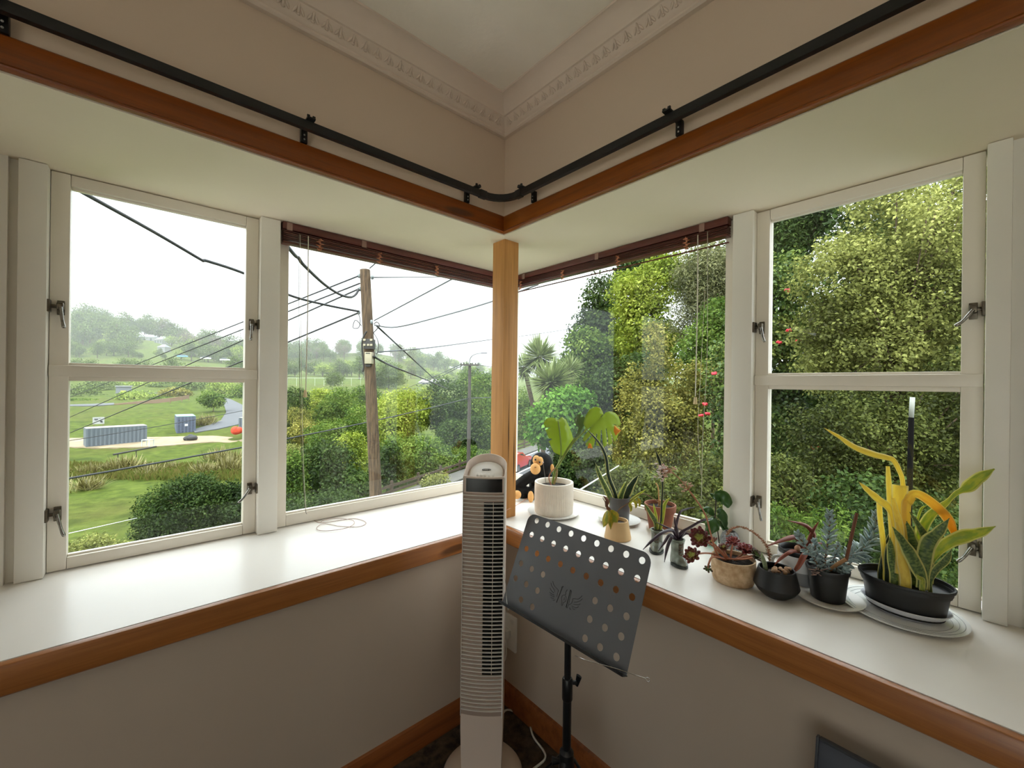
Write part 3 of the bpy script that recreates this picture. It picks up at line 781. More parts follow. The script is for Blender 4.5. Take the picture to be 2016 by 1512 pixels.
m.tube([G(1062, 968, .0), G(1052, 972, -.06), G(1048, 976, -.09)], [.034, .030, .026], 12)
body = m.build('body', FUR, GO, smooth=3.14)
rm = body.modifiers.new('fuse', 'REMESH'); rm.mode = 'VOXEL'; rm.voxel_size = .006; rm.use_smooth_shade = True
smo = body.modifiers.new('soften', 'SMOOTH'); smo.factor = .6; smo.iterations = 6
tod = Vector(CAM)-G(1066, 913); tod.normalize()
MB().ball(G(1056, 906, -.035), (.022, .022, .028), 12, 8).ball(G(1063, 908, -.040), (.020, .020, .026), 12, 8).build('face', TAN, GO, smooth=3)
MB().ball(G(1054, 923, -.062), (.030, .030, .032), 14, 10).build('muzzle', TAN, GO, smooth=3)
EYE = M('glossy_eye', (24, 14, 10), .1)
for u, v in ((1054, 905), (1062.5, 910)): MB().ball(G(u, v, -.066), .0055, 10, 6).build('eye', EYE, GO, smooth=3)
MB().ball(G(1087, 921, -.035), (.010, .012, .022), 10, 8).build('ear', TAN, GO, smooth=3)
MB().ball(G(1018, 974, -.10), (.024, .024, .024), 12, 8).build('foot', TAN, GO, smooth=3)
MB().ball(G(1045, 978, -.12), (.016, .018, .032), 12, 8).build('foot', TAN, GO, smooth=3)
MB().ball(G(1054, 920, -.095), (.008, .004, .004), 8, 6).build('nose', M('nose_brown', (150, 100, 50), .8), GO, smooth=3)

# ================================================================== plant helpers
class RB:
    """collects strap leaves with UVs (x across, y along)"""
    def __init__(s): s.v = []; s.f = []; s.uv = []
    def ribbon(s, path, widths, side=None, crease=.12, na=4):
        P = [Vector(p) for p in path]; k = len(P); b = len(s.v); prev = None
        for i, p in enumerate(P):
            t = (P[min(i+1, k-1)]-P[max(i-1, 0)])
            t = t.normalized() if t.length > 1e-9 else Vector((0, 0, 1))
            sd = side(i/(k-1), p, t) if callable(side) else side
            a = sd - t*sd.dot(t)
            if a.length < 1e-6: a = t.orthogonal()
            a.normalize()
            if prev is not None and a.dot(prev) < 0: a = -a
            prev = a; nn = t.cross(a)
            for j in range(na+1):
                x = j/na*2-1
                s.v.append(tuple(p + a*(x*widths[i]*.5) + nn*(abs(x)*crease*widths[i])))
        for i in range(k-1):
            for j in range(na):
                q = b+i*(na+1)+j
                s.f.append((q, q+1, q+na+2, q+na+1))
                s.uv.append([(j/na, i/(k-1)), ((j+1)/na, i/(k-1)), ((j+1)/na, (i+1)/(k-1)), (j/na, (i+1)/(k-1))])
        return s
    def build(s, name, mat, parent, thick=.0012):
        me = bpy.data.meshes.new(name); me.from_pydata([tuple(v) for v in s.v], [], s.f); me.update()
        uv = me.uv_layers.new(name='UVMap')
        flat = [c for f in s.uv for p in f for c in p]
        uv.data.foreach_set('uv', flat)
        o = finish(name, me, mat, parent, smooth=3.14)
        if thick:
            md = o.modifiers.new('thickness', 'SOLIDIFY'); md.thickness = thick; md.offset = 0
        return o
def interp(vals, n):
    out = []
    for i in range(n):
        x = i/(n-1)*(len(vals)-1); j = min(int(x), len(vals)-2); f = x-j
        f = f*f*(3-2*f)
        out.append(vals[j]*(1-f)+vals[j+1]*f)
    return out
def leafpx(parent, mat, px, wpx, d, roll=0.0, name='leaf', sp=6, crease=.14, rb=None, thick=.0014, root=0.0):
    """px: (u, v[, depth offset]) from base to tip; wpx: widths in photo pixels"""
    pts = [at(p[0], p[1], d+(p[2] if len(p) > 2 else 0)) for p in px]
    if root: pts.insert(0, pts[0]-Vector((0, 0, root))); wpx = [wpx[0]]+list(wpx)
    path = spline(pts, sp); n = len(path)
    w = [x*d/F_PX for x in interp(wpx, n)]
    def side(f, p, t):
        vw = (Vector(CAM)-p).normalized(); a = t.cross(vw)
        if a.length < 1e-5: a = Vector(RT)
        return Matrix.Rotation(roll, 3, t) @ a.normalized()
    if rb is not None: rb.ribbon(path, w, side, crease); return None
    return RB().ribbon(path, w, side, crease).build(name, mat, parent, thick)
def dish(name, label, c, prof, mat, cat='saucer', group=None, sx=1, sy=1, rot=0, n=48):
    m = MB().lathe(prof, c, n, sx=sx, sy=sy, rot=rot)
    return tag(m.build(name, mat, smooth=.6), label, cat, group)
def pot_shell(prof_out, thick, c, n=40, sx=1, sy=1, rot=0, flute=None, soil_drop=.012):
    """outer profile bottom to top, then back down inside to the soil line"""
    top = prof_out[-1]
    inner = [(top[0]-thick, top[1]), (top[0]-thick*1.2, top[1]-soil_drop*1.6)]
    prof = list(prof_out)+inner
    k = len(prof_out)
    fl = None if flute is None else (lambda i, j: flute(i, j) if i < k-1 else 0)
    return MB().lathe(prof, c, n, sx=sx, sy=sy, rot=rot, flute=fl)
def soil(parent, c, r, z, sx=1, sy=1, rot=0, mat=SOIL):
    m = MB(); c = Vector(c)
    m.lathe([(.001, z+.003), (r*.5, z+.002), (r, z-.001), (r, z-.006)], c, 24, sx=sx, sy=sy, rot=rot)
    return m.build('soil', mat, parent, smooth=1)
CREAM = M('stoneware_cream', (240, 228, 212), .55, var=.06, vscale=40, bump=(160, .15, .002))
CHINA = M('white_china', (234, 234, 232), .15, coat=.4)
PLAST = M('white_plastic', (228, 230, 236), .4)
BLKP = M('black_nursery_plastic', (20, 20, 21), .45)
TERRA = M('terracotta', (158, 98, 70), .8, c2=(128, 76, 56), vscale=14, bump=(80, .2, .003))
TANP = M('sand_ceramic', (222, 184, 132), .6, var=.08, vscale=10)
DARKG = M('dark_grey_glaze', (76, 74, 74), .4)
CORK = M('pressed_fibre', (214, 184, 148), .85, c2=(176, 142, 104), vscale=40, bump=(70, .5, .004))
MATB = M('matte_black_ceramic', (24, 24, 25), .5)
MUGW = M('mug_white', (226, 226, 226), .35); MUGG = M('mug_grey', (152, 154, 156), .45)
BOOT = M('celadon_boot', (150, 162, 146), .3, c2=(96, 96, 84), vscale=22, coat=.4); SOLE = M('boot_sole', (40, 46, 42), .4)
STEMG = M('green_stem', (126, 146, 62), .45); STEMB = M('brown_stem', (128, 92, 62), .7, var=.3, vscale=60); STEMR = M('russet_stem', (176, 112, 82), .6)
SNAKE = blade_mat('snake_leaf', (132, 152, 84), (226, 222, 140), band=(76, 102, 58), edge_w=.12, trans=.35)
SNAKEY = blade_mat('snake_leaf_yellow', (252, 236, 128), (250, 242, 186), band=(244, 224, 118), edge_w=.10, bands=8, trans=.6)
SNAKEG = blade_mat('snake_leaf_lime', (204, 206, 88), (240, 234, 160), band=(168, 186, 86), edge_w=.12, bands=10, trans=.55)
SNAKEO = blade_mat('snake_leaf_orange', (250, 228, 116), (250, 234, 150), band=(240, 212, 106), edge_w=.08, tip=(248, 184, 56), bands=6, trans=.6)
SNAKED = blade_mat('snake_leaf_dark', (44, 66, 40), (196, 190, 120), band=(24, 42, 28), edge_w=.14)
PURP = blade_mat('purple_strap', (66, 52, 62), (92, 74, 84), edge_w=.1, trans=.08, rough=.3)
REDAL = blade_mat('russet_aloe', (130, 62, 44), (160, 84, 60), edge_w=.1, trans=.12)
AEO = blade_mat('aeonium_petal', (176, 180, 88), (120, 50, 42), edge_w=.14, tip=(104, 24, 26), trans=.15, tipr=(.38, .68))
AEOR = blade_mat('aeonium_petal_red', (150, 64, 48), (112, 30, 28), edge_w=.15, tip=(122, 26, 26), trans=.15, tipr=(.3, .8))
AEOD = blade_mat('aeonium_petal_green', (96, 122, 62), (70, 60, 40), edge_w=.12, tip=(84, 34, 32), trans=.15, tipr=(.45, .8))
BLUES = M('blue_grey_succulent', (158, 174, 170), .55, c2=(122, 142, 144), vscale=30)
YELL = blade_mat('yellowing_leaf', (212, 186, 60), (196, 160, 60), band=(150, 160, 60), edge_w=.06, bands=3, trans=.4)
DRIED = blade_mat('dried_leaf', (120, 70, 40), (90, 50, 30), edge_w=.1, trans=.2)
GREENL = blade_mat('glossy_green_leaf', (62, 100, 44), (84, 122, 58), edge_w=.06, trans=.25, rough=.25)

# ------------------------------------------------------------------ monstera in white ribbed pot
c = onz(1090, 1011, SILL); c.z = SILL
dish('saucer', 'white china saucer under the ribbed monstera pot', c, [(.055, 0), (.07, .001), (.122, .008), (.130, .013), (.131, .015), (.127, .014), (.07, .006), (.001, .006)], CHINA, group='saucers on the sill')
zb = SILL+.0065
MP = thing('potted_monstera', (c.x, c.y, zb), 'monstera with two broad split leaves in a white ribbed pot', 'potted plant')
N = 192
pf = [(.080, 0), (.092, .001), (.0955, .006), (.0965, .06), (.0965, .132), (.0970, .136), (.0970, .152), (.0960, .155)]
MB().lathe([(r, z) for r, z in pf]+[(.086, .155), (.083, .150), (.082, .120)], (c.x, c.y, zb), N, flute=lambda i, j: (.0011*math.cos(2*math.pi*j/N*64) if 1 < i < 5 else 0)).build('pot', CREAM, MP, smooth=.9)
soil(MP, (c.x, c.y, zb), .083, .130)
md = 2.07
MONL = leaf_mat('monstera_lime', [(168, 186, 70), (176, 194, 80), (184, 200, 94)], trans=.6, gloss=.2, rough=.3, vscale=5)
MOND = leaf_mat('monstera_deep', [(96, 120, 70), (112, 134, 84), (124, 146, 98)], trans=.3, gloss=.4, rough=.25, vscale=5)
def flat_leaf(name, outline, mat, parent, d, bulge=.02, dd=lambda u, v: 0.0, cen=None, thick=.0012, ribs=None):
    """outline in photo pixels, laid out as a curved sheet at depth d"""
    bm = bmesh.new(); pts = outline
    vs = [bm.verts.new((u, v, 0)) for u, v in pts]; es = [bm.edges.new((vs[i], vs[(i+1) % len(vs)])) for i in range(len(vs))]
    bmesh.ops.triangle_fill(bm, edges=es, use_beauty=True)
    bmesh.ops.subdivide_edges(bm, edges=bm.edges[:], cuts=2, use_grid_fill=True)
    bmesh.ops.triangulate(bm, faces=bm.faces[:])
    cu = cen or (sum(p[0] for p in pts)/len(pts), sum(p[1] for p in pts)/len(pts))
    R = max(math.hypot(p[0]-cu[0], p[1]-cu[1]) for p in pts)
    for v in bm.verts:
        q = math.hypot(v.co.x-cu[0], v.co.y-cu[1])/R
        rib = .003*math.cos(10*math.atan2(v.co.y-cu[1], v.co.x-cu[0]))*q
        v.co = at(v.co.x, v.co.y, d+bulge*q*q+dd(v.co.x, v.co.y)+rib)
    bmesh.ops.recalc_face_normals(bm, faces=bm.faces)
    me = bpy.data.meshes.new(name); bm.to_mesh(me); bm.free()
    o = finish(name, me, mat, parent, smooth=3.14)
    s = o.modifiers.new('thickness', 'SOLIDIFY'); s.thickness = thick; s.offset = 0
    return o
def zz(x, y): return (990+x/4.032, 760+y/4.032)
ol = [zz(*p) for p in [(440,270),(470,245),(500,265),(525,320),(548,380),(560,430),(550,480),(520,515),(495,545),(470,552),(440,545),(405,525),(385,490),(372,455),(362,440),(392,420),(365,415),(352,385),(338,350),(380,330),(333,328),(325,290),(345,258),(385,248),(415,256)]]
flat_leaf('leaf', ol, MONL, MP, md-.02, .03, lambda u, v: (u-1100)*.0006)
ol2 = [zz(*p) for p in [(800,228),(815,210),(850,200),(890,212),(920,245),(936,300),(925,318),(870,300),(922,332),(930,350),(915,385),(900,425),(885,440),(850,345),(868,450),(860,458),(838,472),(836,420),(822,340),(816,335),(824,420),(824,470),(800,488),(792,440),(784,350),(778,350),(774,430),(765,475),(738,474),(750,380),(742,378),(725,460),(712,495),(680,492),(655,462),(720,380),(712,374),(650,440),(632,430),(645,395),(700,330),(694,324),(640,372),(655,330),(640,300),(655,240),(690,185),(740,162),(775,172),(792,205)]]
flat_leaf('leaf', ol2, MONL, MP, md-.08, .035, lambda u, v: (u-1187)*.0007, cen=zz(795, 225))
ol3 = [zz(*p) for p in [(565,262),(600,225),(630,212),(615,250),(650,235),(664,260),(650,310),(625,350),(610,400),(585,430),(560,455),(545,470),(570,410),(590,370),(600,330),(575,300)]]
flat_leaf('leaf', ol3, MOND, MP, md-.04, .03, lambda u, v: (v-830)*.0006)
# veins, browned spots
VEIN = M('leaf_vein', (188, 198, 110), .4)
def veins(paths, d, off):
    m = MB()
    for p in paths: m.tube(spline([at(*zz(*q), d) for q in p], 4), .0016, 5)
    m.build('vein', VEIN, MP, smooth=3)
SPOT = M('browned_spot', (226, 140, 34), .7)
for pts_ in ([(885,312),(925,345),(938,352),(915,375),(895,395),(880,360)], [(672,492),(685,450),(700,460),(712,494)]):
    flat_leaf('spot', [zz(*p) for p in pts_], SPOT, MP, md-.086, .01, thick=.0016)
cord('stem', MP, [at(*zz(395, 775), md), at(*zz(410, 690), md), at(*zz(430, 640), md-.01), at(*zz(485, 560), md-.02), at(*zz(560, 450), md-.04), at(*zz(660, 350), md-.06), at(*zz(740, 280), md-.075), at(*zz(798, 226), md-.082)], [.0062]*6+[.0055]*12+[.0042]*24+[.003], STEMG)
cord('stem', MP, [at(*zz(425, 660), md), at(*zz(455, 580), md), at(*zz(462, 500), md-.022), at(*zz(455, 400), md-.026), at(*zz(438, 275), md-.022)], [.005]*6+[.004]*18+[.0028], STEMG)
cord('stem', MP, [at(*zz(440, 640), md), at(*zz(500, 520), md-.02), at(*zz(575, 410), md-.045)], [.005]*6+[.0045]*6+[.003], STEMG)
cord('root', MP, [at(*zz(415, 650), md-.02), at(*zz(385, 680), md-.03), at(*zz(365, 730), md-.035), at(*zz(385, 790), md-.03)], .0028, STEMR)
cord('root', MP, [at(*zz(430, 660), md-.01), at(*zz(425, 720), md-.02), at(*zz(405, 780), md-.02)], .005, M('shaggy_node', (170, 150, 100), .9, var=.5, vscale=200))
cord('marker_stake', MP, [at(*zz(345, 785), md-.03), at(*zz(330, 690), md-.035), at(*zz(320, 610), md-.04)], .0013, M('stake_grey', (120, 116, 116), .4), n=6, sp=2)
MB().ball(at(*zz(318, 606), md-.04), (.006, .004, .003), 8, 6).build('stake_tip', M('stake_pink', (222, 190, 180), .6), MP, smooth=3)
# pink wire looped around the post towards the pot
pl = M('pink_wire', (196, 140, 116), .6)
tag(cord('garden_wire', None, [onz(1052, 971, SILL+.02), onz(1035, 983, SILL+.01), onz(1013, 997, SILL+.004), at(1000, 1003, 1.88), at(990, 1013, 1.86), onz(988, 1028, SILL+.002)], .0015, pl), 'thin pinkish wire between the post and the ribbed pot', 'wire')

# ------------------------------------------------------------------ dark grey pot with snake plant on saucer
c = onz(1219, 1027, SILL)
dish('saucer', 'white china saucer under the dark grey pot by the glass', c, [(.04, 0), (.09, .007), (.097, .013), (.098, .015), (.094, .014), (.05, .005), (.001, .005)], CHINA, group='saucers on the sill')
pc = onz(1219, 1026, SILL); zb = SILL+.0055; pc.z = zb
SP1 = thing('potted_snake_plant', pc, 'slender snake plant with one tall arching leaf in a dark grey pot', 'potted plant')
pot_shell([(.043, 0), (.046, .004), (.0485, .10), (.0495, .113)], .003, pc).build('pot', DARKG, SP1, smooth=.8); soil(SP1, pc, .046, .100)
d = depth_of(pc)
for px, w, mt, rl in [([(1214,1022),(1213,978),(1199,938),(1193,899,-.02),(1179,871,-.04),(1154,844,-.06)], [7,9,9,8,7,5,1], SNAKED, .5),
                      ([(1213,1020),(1201,978,-.01),(1182,938,-.03),(1172,911,-.05)], [7,12,11,8,0], SNAKE, .3),
                      ([(1219,1022),(1220,983),(1229,950)], [7,11,0.5], SNAKEG, -.2),
                      ([(1216,1022),(1223,978,-.02),(1238,942,-.03)], [6,10,8,0], SNAKE, .2),
                      ([(1220,1024),(1228,985,.01),(1243,955,.02),(1258,934,.03)], [8,14,18,11,0], SNAKED, -.2),
                      ([(1221,1024),(1229,1003,-.02),(1248,981,-.03),(1274,962,-.05)], [6,9,8,5,0], SNAKEG, .3)]:
    leafpx(SP1, mt, px, w, d, rl)

# ------------------------------------------------------------------ sand coloured vase with dying cutting
vc = onz(1216, 1059, SILL)
TV = thing('vase_cutting', vc, 'sand coloured flared vase holding a twig with yellowing leaves', 'potted plant')
pot_shell([(.048, 0), (.0555, .002), (.0555, .006), (.043, .074), (.042, .077)], .004, vc).build('vase', TANP, TV, smooth=.8); soil(TV, vc, .038, .064)
d = depth_of(vc)
cord('twig', TV, [at(1214, 1036, d), at(1208, 1022, d), at(1219, 1003, d-.01), at(1235, 992, d-.02), at(1250, 979, d-.02), at(1268, 972, d-.01), at(1285, 981, d), at(1297, 990, d+.01)], [.0026]*20+[.0016]*23, STEMB)
cord('twig', TV, [at(1212, 1030, d), at(1202, 1010, d-.02), at(1192, 990, d-.03), at(1187, 980, d-.03)], .0018, STEMB)
leafpx(TV, YELL, [(1204,1004,-.02),(1206,1020,-.03),(1202,1042,-.03)], [6,24,20,1], d, .2)
leafpx(TV, YELL, [(1200,1003,-.02),(1192,1020,-.03),(1188,1038,-.02)], [5,16,14,1], d, .6)
leafpx(TV, DRIED, [(1193,998,-.02),(1196,985,-.03),(1187,976,-.03)], [3,9,6,0], d, .5)
leafpx(TV, DRIED, [(1202,1004,-.02),(1196,1000,-.03),(1194,990,-.03)], [3,7,5,0], d, -.4)
for a, b in ((1238, 990), (1248, 983), (1255, 980)):
    leafpx(TV, YELL, [(a, b, -.02), (a+4, b+10, -.02), (a+3, b+18, -.01)], [2, 7, 5, 0], d, .4)

# ------------------------------------------------------------------ terracotta pot
tc_ = onz(1299, 1043, SILL)
dish('saucer', 'small pale saucer under the terracotta pot', tc_, [(.045, 0), (.055, .004), (.060, .010), (.058, .010), (.04, .004), (.001, .004)], CREAM, group='saucers on the sill')
tp = tc_.copy(); tp.z = SILL+.0045
TP = thing('terracotta_pot', tp, 'weathered terracotta pot with dry stalks by the glass', 'potted plant')
pot_shell([(.044, 0), (.047, .002), (.060, .082), (.0665, .083), (.069, .110), (.068, .113)], .006, tp).build('pot', TERRA, TP, smooth=.6); soil(TP, tp, .061, .098)
d = depth_of(tp)
cord('dry_stalk', TP, [at(1297, 1000, d), at(1297, 975, d), at(1295, 958, d), at(1291, 951, d)], .0028, M('straw_stalk', (206, 160, 104), .8))
cord('dry_stalk', TP, [at(1302, 1000, d), at(1301, 985, d)], .004, bpy.data.materials['straw_stalk'])

# ------------------------------------------------------------------ boots
def boot(name, c, H, L, R, face, label, plant_label=None):
    """ceramic boot: face = world angle the toe points to"""
    t = thing(name, c, label, 'potted plant')
    m = MB(); fwd = Vector((math.cos(face), math.sin(face), 0)); sd = Vector((-fwd.y, fwd.x, 0)); c = Vector(c); Z = Vector((0, 0, 1))
    m.tube([c+Z*.006, c+Z*H*.3, c+Z*H*.55, c+Z*H*.8, c+Z*H], [R*1.02, R*.98, R*.88, R*.92, R*1.06], 24)
    m.ball(c+fwd*L*.42+Z*H*.22, (L*.34, L*.34, H*.24), 18, 10)
    m.ball(c+fwd*L*.15+Z*H*.26, (L*.42, L*.42, H*.30), 18, 10)
    m.ball(c+fwd*L*.60+Z*H*.18, (L*.24, L*.26, H*.19), 18, 10)
    o = m.build('boot', BOOT, t, smooth=3)
    r = o.modifiers.new('fuse', 'REMESH'); r.mode = 'VOXEL'; r.voxel_size = .0028; r.use_smooth_shade = True
    s = o.modifiers.new('soften', 'SMOOTH'); s.factor = .5; s.iterations = 4
    q = MB(); ring = []
    for k in range(28):
        w = 2*math.pi*k/28; f = math.cos(w); g = math.sin(w)
        ring.append(c+fwd*(L*.28+f*L*.60)+sd*(g*R*1.12*(1-.12*f)))
    q.v = [tuple(p+Z*.0005) for p in ring]+[tuple(p+Z*H*.12) for p in ring]
    q.f = [(i, (i+1) % 28, 28+(i+1) % 28, 28+i) for i in range(28)]+[tuple(range(28))[::-1], tuple(range(28, 56))]
    q.build('sole', SOLE, t, smooth=.6)
    q = MB()
    for k in range(4):
        z = H*(.42+k*.14); q.tube(spline([c+fwd*R*.95+sd*R*.35+Z*z, c+fwd*R*1.08+Z*(z+.004), c+fwd*R*.95-sd*R*.35+Z*(z+.008)], 4), .0016, 5)
        q.tube(spline([c+fwd*R*.95-sd*R*.35+Z*z, c+fwd*R*1.08+Z*(z+.004), c+fwd*R*.95+sd*R*.35+Z*(z+.008)], 4), .0016, 5)
    q.build('laces', M('lace_brown', (112, 92, 76), .7) if 'lace_brown' not in bpy.data.materials else bpy.data.materials['lace_brown'], t, smooth=3)
    MB().lathe([(R*.99, H-.001), (R*1.10, H+.001), (R*1.08, H+.004), (R*.90, H+.004), (R*.88, H+.0005)], c, 24, cap=False).build('rim', BOOT, t, smooth=1)
    MB().lathe([(.001, H+.003), (R*.9, H+.002), (R*.9, H-.002)], c, 18).build('soil', SOIL, t, smooth=1)
    return t
b1 = onz(1293, 1083, SILL)
BT1 = boot('boot_planter', b1, .078, .062, .024, math.radians(205), 'small celadon ceramic boot planter with upright snake plant pups')
d = depth_of(b1)
for px, w, mt, rl in [([(1292,1046),(1291,1028),(1280,1009,-.02),(1268,990,-.03)], [5,9,10,7,0], SNAKE, .3), ([(1294,1046),(1293,1027),(1290,1008),(1286,990,-.01)], [4,6,6,4,0], SNAKEG, .2),
                      ([(1298,1046),(1302,1027),(1308,994,.02),(1319,979,.03)], [5,8,9,6,0], SNAKEG, -.3), ([(1297,1046),(1301,1028),(1303,989),(1304.5,939,.01),(1299,910,.02),(1289,883,.03)], [3,4,4,4,6,7,0], SNAKED, .2)]:
    leafpx(BT1, mt, px, w, d, rl)
b2 = onz(1333, 1110, SILL)
BT2 = boot('boot_planter', b2, .088, .058, .0245, math.radians(238), 'small celadon ceramic boot planter with dark purple strap leaves')
d = depth_of(b2)
for px, w in [([(1334,1062),(1331,1040),(1339,1010,.02),(1351,1003,.04),(1369,998,.06)], [5,6,5,4,1]), ([(1333,1062),(1325,1044,-.01),(1305,1047,-.03),(1284,1063,-.05),(1266,1082,-.07)], [5,7,7,6,1]),
              ([(1333,1062),(1319,1052,-.02),(1309,1065,-.03),(1296,1085,-.05)], [5,6,6,1]), ([(1334,1063),(1323,1056,-.03),(1313,1077,-.04),(1308,1107,-.05)], [5,7,7,1]),
              ([(1336,1062),(1341,1050,.01),(1359,1039,.02),(1383,1025,.03),(1401,1022,.05)], [5,7,6,5,1]), ([(1337,1062),(1351,1051),(1366,1057,.01)], [4,5,1]), ([(1335,1062),(1326,1045,.02),(1311,1037,.03),(1292,1028,.05)], [4,5,4,1]),
              ([(1336,1062),(1334,1046,-.02),(1330,1030,-.02),(1328,1018,-.02)], [4,6,5,1]), ([(1337,1062),(1345,1052,-.03),(1350,1046,-.05)], [4,5,0])]:
    leafpx(BT2, PURP, px, w, d, .6, crease=.25)

# ------------------------------------------------------------------ glass jar with green cutting
jc = Vector((.500, -.735, SILL))
CLEAR = glass_mat('clear_jar_glass', (.88, .93, .92), 1.3)
GJ = thing('jar_cutting', jc, 'clear glass jar holding a dark green leafy cutting beside the mullion', 'potted plant')
MB().lathe([(.020, 0), (.027, .002), (.028, .03), (.022, .06), (.018, .072), (.020, .080), (.0185, .080), (.016, .072), (.020, .058), (.0255, .03), (.025, .006), (.001, .005)], jc, 24).build('jar', CLEAR, GJ, smooth=1)
MB().lathe([(.024, .007), (.0248, .03), (.001, .031)], jc, 24).build('water', glass_mat('jar_water', (.80, .86, .80), .8), GJ, smooth=1)
d = depth_of(jc)
cord('stem', GJ, [at(1416, 1070, d), at(1412, 1040, d), at(1408, 1022, d), at(1409, 1000, d), at(1409, 984, d)], .0022, M('dark_stem', (54, 44, 40), .5))
cord('stem', GJ, [at(1408, 1022, d), at(1404, 1016, d), at(1394, 1012, d)], .0014, bpy.data.materials['dark_stem'])
for px, w, rl in [([(1410,984),(1418,978),(1428,986,-.02),(1433,1000,-.02)], [8,24,28,22,4], .4), ([(1411,1006),(1418,1010,-.02),(1425,1024,-.02),(1429,1042,-.02)], [5,17,19,12,1], .3), ([(1407,1020),(1403,1030,-.02),(1398,1042,-.02),(1390,1052,-.02)], [8,24,28,16,2], .2),
                  ([(1406,1014),(1398,1005,-.01),(1388,1003,-.01),(1376,1006)], [5,14,15,9,1], .5), ([(1412,1025),(1424,1036,.01),(1430,1047,.01),(1431,1058,.01)], [4,10,12,8,0], .2), ([(1405,1018),(1396,1024,.02),(1384,1026,.02),(1372,1030,.02)], [4,9,10,6,0], .6), ([(1409,984),(1405,976,.02),(1396,972,.02)], [4,9,7,0], .4)]:
    leafpx(GJ, GREENL, px, w, d, rl, crease=.1)

# ------------------------------------------------------------------ textured grey glass jar
rc_ = Vector((.490, -.815, SILL))
GRG, gt, gb = new_mat('textured_smoke_glass'); gb.inputs['Base Color'].default_value = rgb(172, 172, 172); gb.inputs['Roughness'].default_value = .12; gb.inputs['Transmission Weight'].default_value = .55
vo = gt.nodes.new('ShaderNodeTexVoronoi'); vo.inputs['Scale'].default_value = 110; tcx = gt.nodes.new('ShaderNodeTexCoord'); gt.links.new(tcx.outputs['Object'], vo.inputs[0])
bpn = gt.nodes.new('ShaderNodeBump'); bpn.inputs['Strength'].default_value = 1; bpn.inputs['Distance'].default_value = .006; gt.links.new(vo.outputs[0], bpn.inputs['Height']); gt.links.new(bpn.outputs[0], gb.inputs['Normal'])
rj = random.Random(3)
tag(MB().lathe([(.022, 0), (.030, .004), (.034, .03), (.034, .055), (.028, .076), (.020, .084), (.017, .084), (.024, .07), (.030, .05), (.029, .02), (.02, .006), (.001, .006)], rc_, 36, flute=lambda i, j: (.0012*rj.uniform(-1, 1) if 0 < i < 5 else 0)).build('glass_jar', GRG, smooth=.5), 'small textured smoky grey glass jar behind the aeonium', 'jar')

# ------------------------------------------------------------------ aeonium in fibre pot
ac = onz(1443, 1143, SILL)
AE = thing('potted_aeonium', ac, 'dark red aeonium with long flower stalk in a round beige fibre pot', 'potted plant')
wob = [random.uniform(-.0016, .0016) for _ in range(200)]
pot_shell([(.056, 0), (.061, .003), (.0665, .03), (.0668, .060), (.0662, .078)], .004, ac, n=48, flute=lambda i, j: wob[(i*7+j) % 200]*.7).build('pot', CORK, AE, smooth=1.0); soil(AE, ac, .062, .066)
d = depth_of(ac)
def rosette(parent, u, v, dd, rpx, nrm, n, mat, name='rosette', seed=0):
    rr = random.Random(seed); cc = at(u, v, d+dd); R = rpx*(d+dd)/F_PX; nrm = Vector(nrm).normalized()
    a = nrm.orthogonal().normalized(); b = nrm.cross(a); rb = RB()
    for k in range(n):
        w = k*2.39996; f = (k+.6)/n; rad = R*(.35+.65*math.sqrt(f)); lift = (1-f)*.75+.08
        o = (a*math.cos(w)+b*math.sin(w))
        tip = cc+o*rad*math.cos(lift)+nrm*rad*(math.sin(lift)*.75)
        mid = cc+o*rad*.55*math.cos(lift*.6)+nrm*rad*.32*lift
        path = spline([cc-nrm*R*.05, mid, tip], 4); k2 = len(path)
        rb.ribbon(path, interp([.06*R, .16*R, .34*R, .44*R, .34*R, .06*R], k2), o.cross(nrm), crease=.12, na=2)
    return rb.build(name, mat, parent, .0010)
vw = (Vector(CAM)-ac).normalized()
rosette(AE, 1378, 1058, -.03, 23, vw+Vector((-.5, .3, .15)), 26, AEO, seed=1)
rosette(AE, 1362, 1093, -.04, 19, vw+Vector((-.3, .4, .5)), 20, AEO, seed=2)
rosette(AE, 1394, 1119, -.05, 10, vw+Vector((-.2, .1, -.4)), 9, AEOD, seed=3)
rosette(AE, 1443, 1066, .0, 15, Vector((-.1, .1, 1))+vw*.6, 20, AEOR, seed=4)
rosette(AE, 1468, 1082, .02, 22, Vector((.1, -.1, 1))+vw*.3, 24, AEOR, seed=5)
rosette(AE, 1488, 1093, -.01, 17, vw*.4+Vector((.3, -.5, .4)), 20, AEOD, seed=6)
rosette(AE, 1424, 1078, .02, 15, Vector((-.3, .3, 1)), 18, AEO, seed=7)
rosette(AE, 1402, 1066, .03, 13, Vector((-.4, .5, .8)), 16, AEO, seed=8)
for pth in ([(1432,1102),(1415,1085),(1395,1068),(1380,1060,-.03)], [(1428,1102),(1405,1091),(1385,1089,-.03),(1366,1092,-.04)], [(1430,1102),(1404,1096,-.03),(1396,1108,-.05),(1394,1118,-.05)], [(1438,1102),(1440,1085),(1443,1070)],
            [(1446,1102),(1458,1094),(1467,1086,.02)], [(1445,1103),(1465,1097,-.02),(1487,1094,-.01)], [(1436,1102),(1428,1090),(1424,1080,.02)], [(1433,1102),(1415,1080),(1403,1068,.03)], [(1430,1100,-.01),(1462,1101,-.03),(1480,1098,-.03)]):
    cord('stem', AE, [at(p[0], p[1], d+(p[2] if len(p) > 2 else 0)) for p in pth], .0030, STEMR, sp=4)
fl = [(1428,1104),(1411,1090),(1399,1050,.0),(1387,1010,.01),(1357,966,.03),(1333,938,.05),(1311,922,.06)]
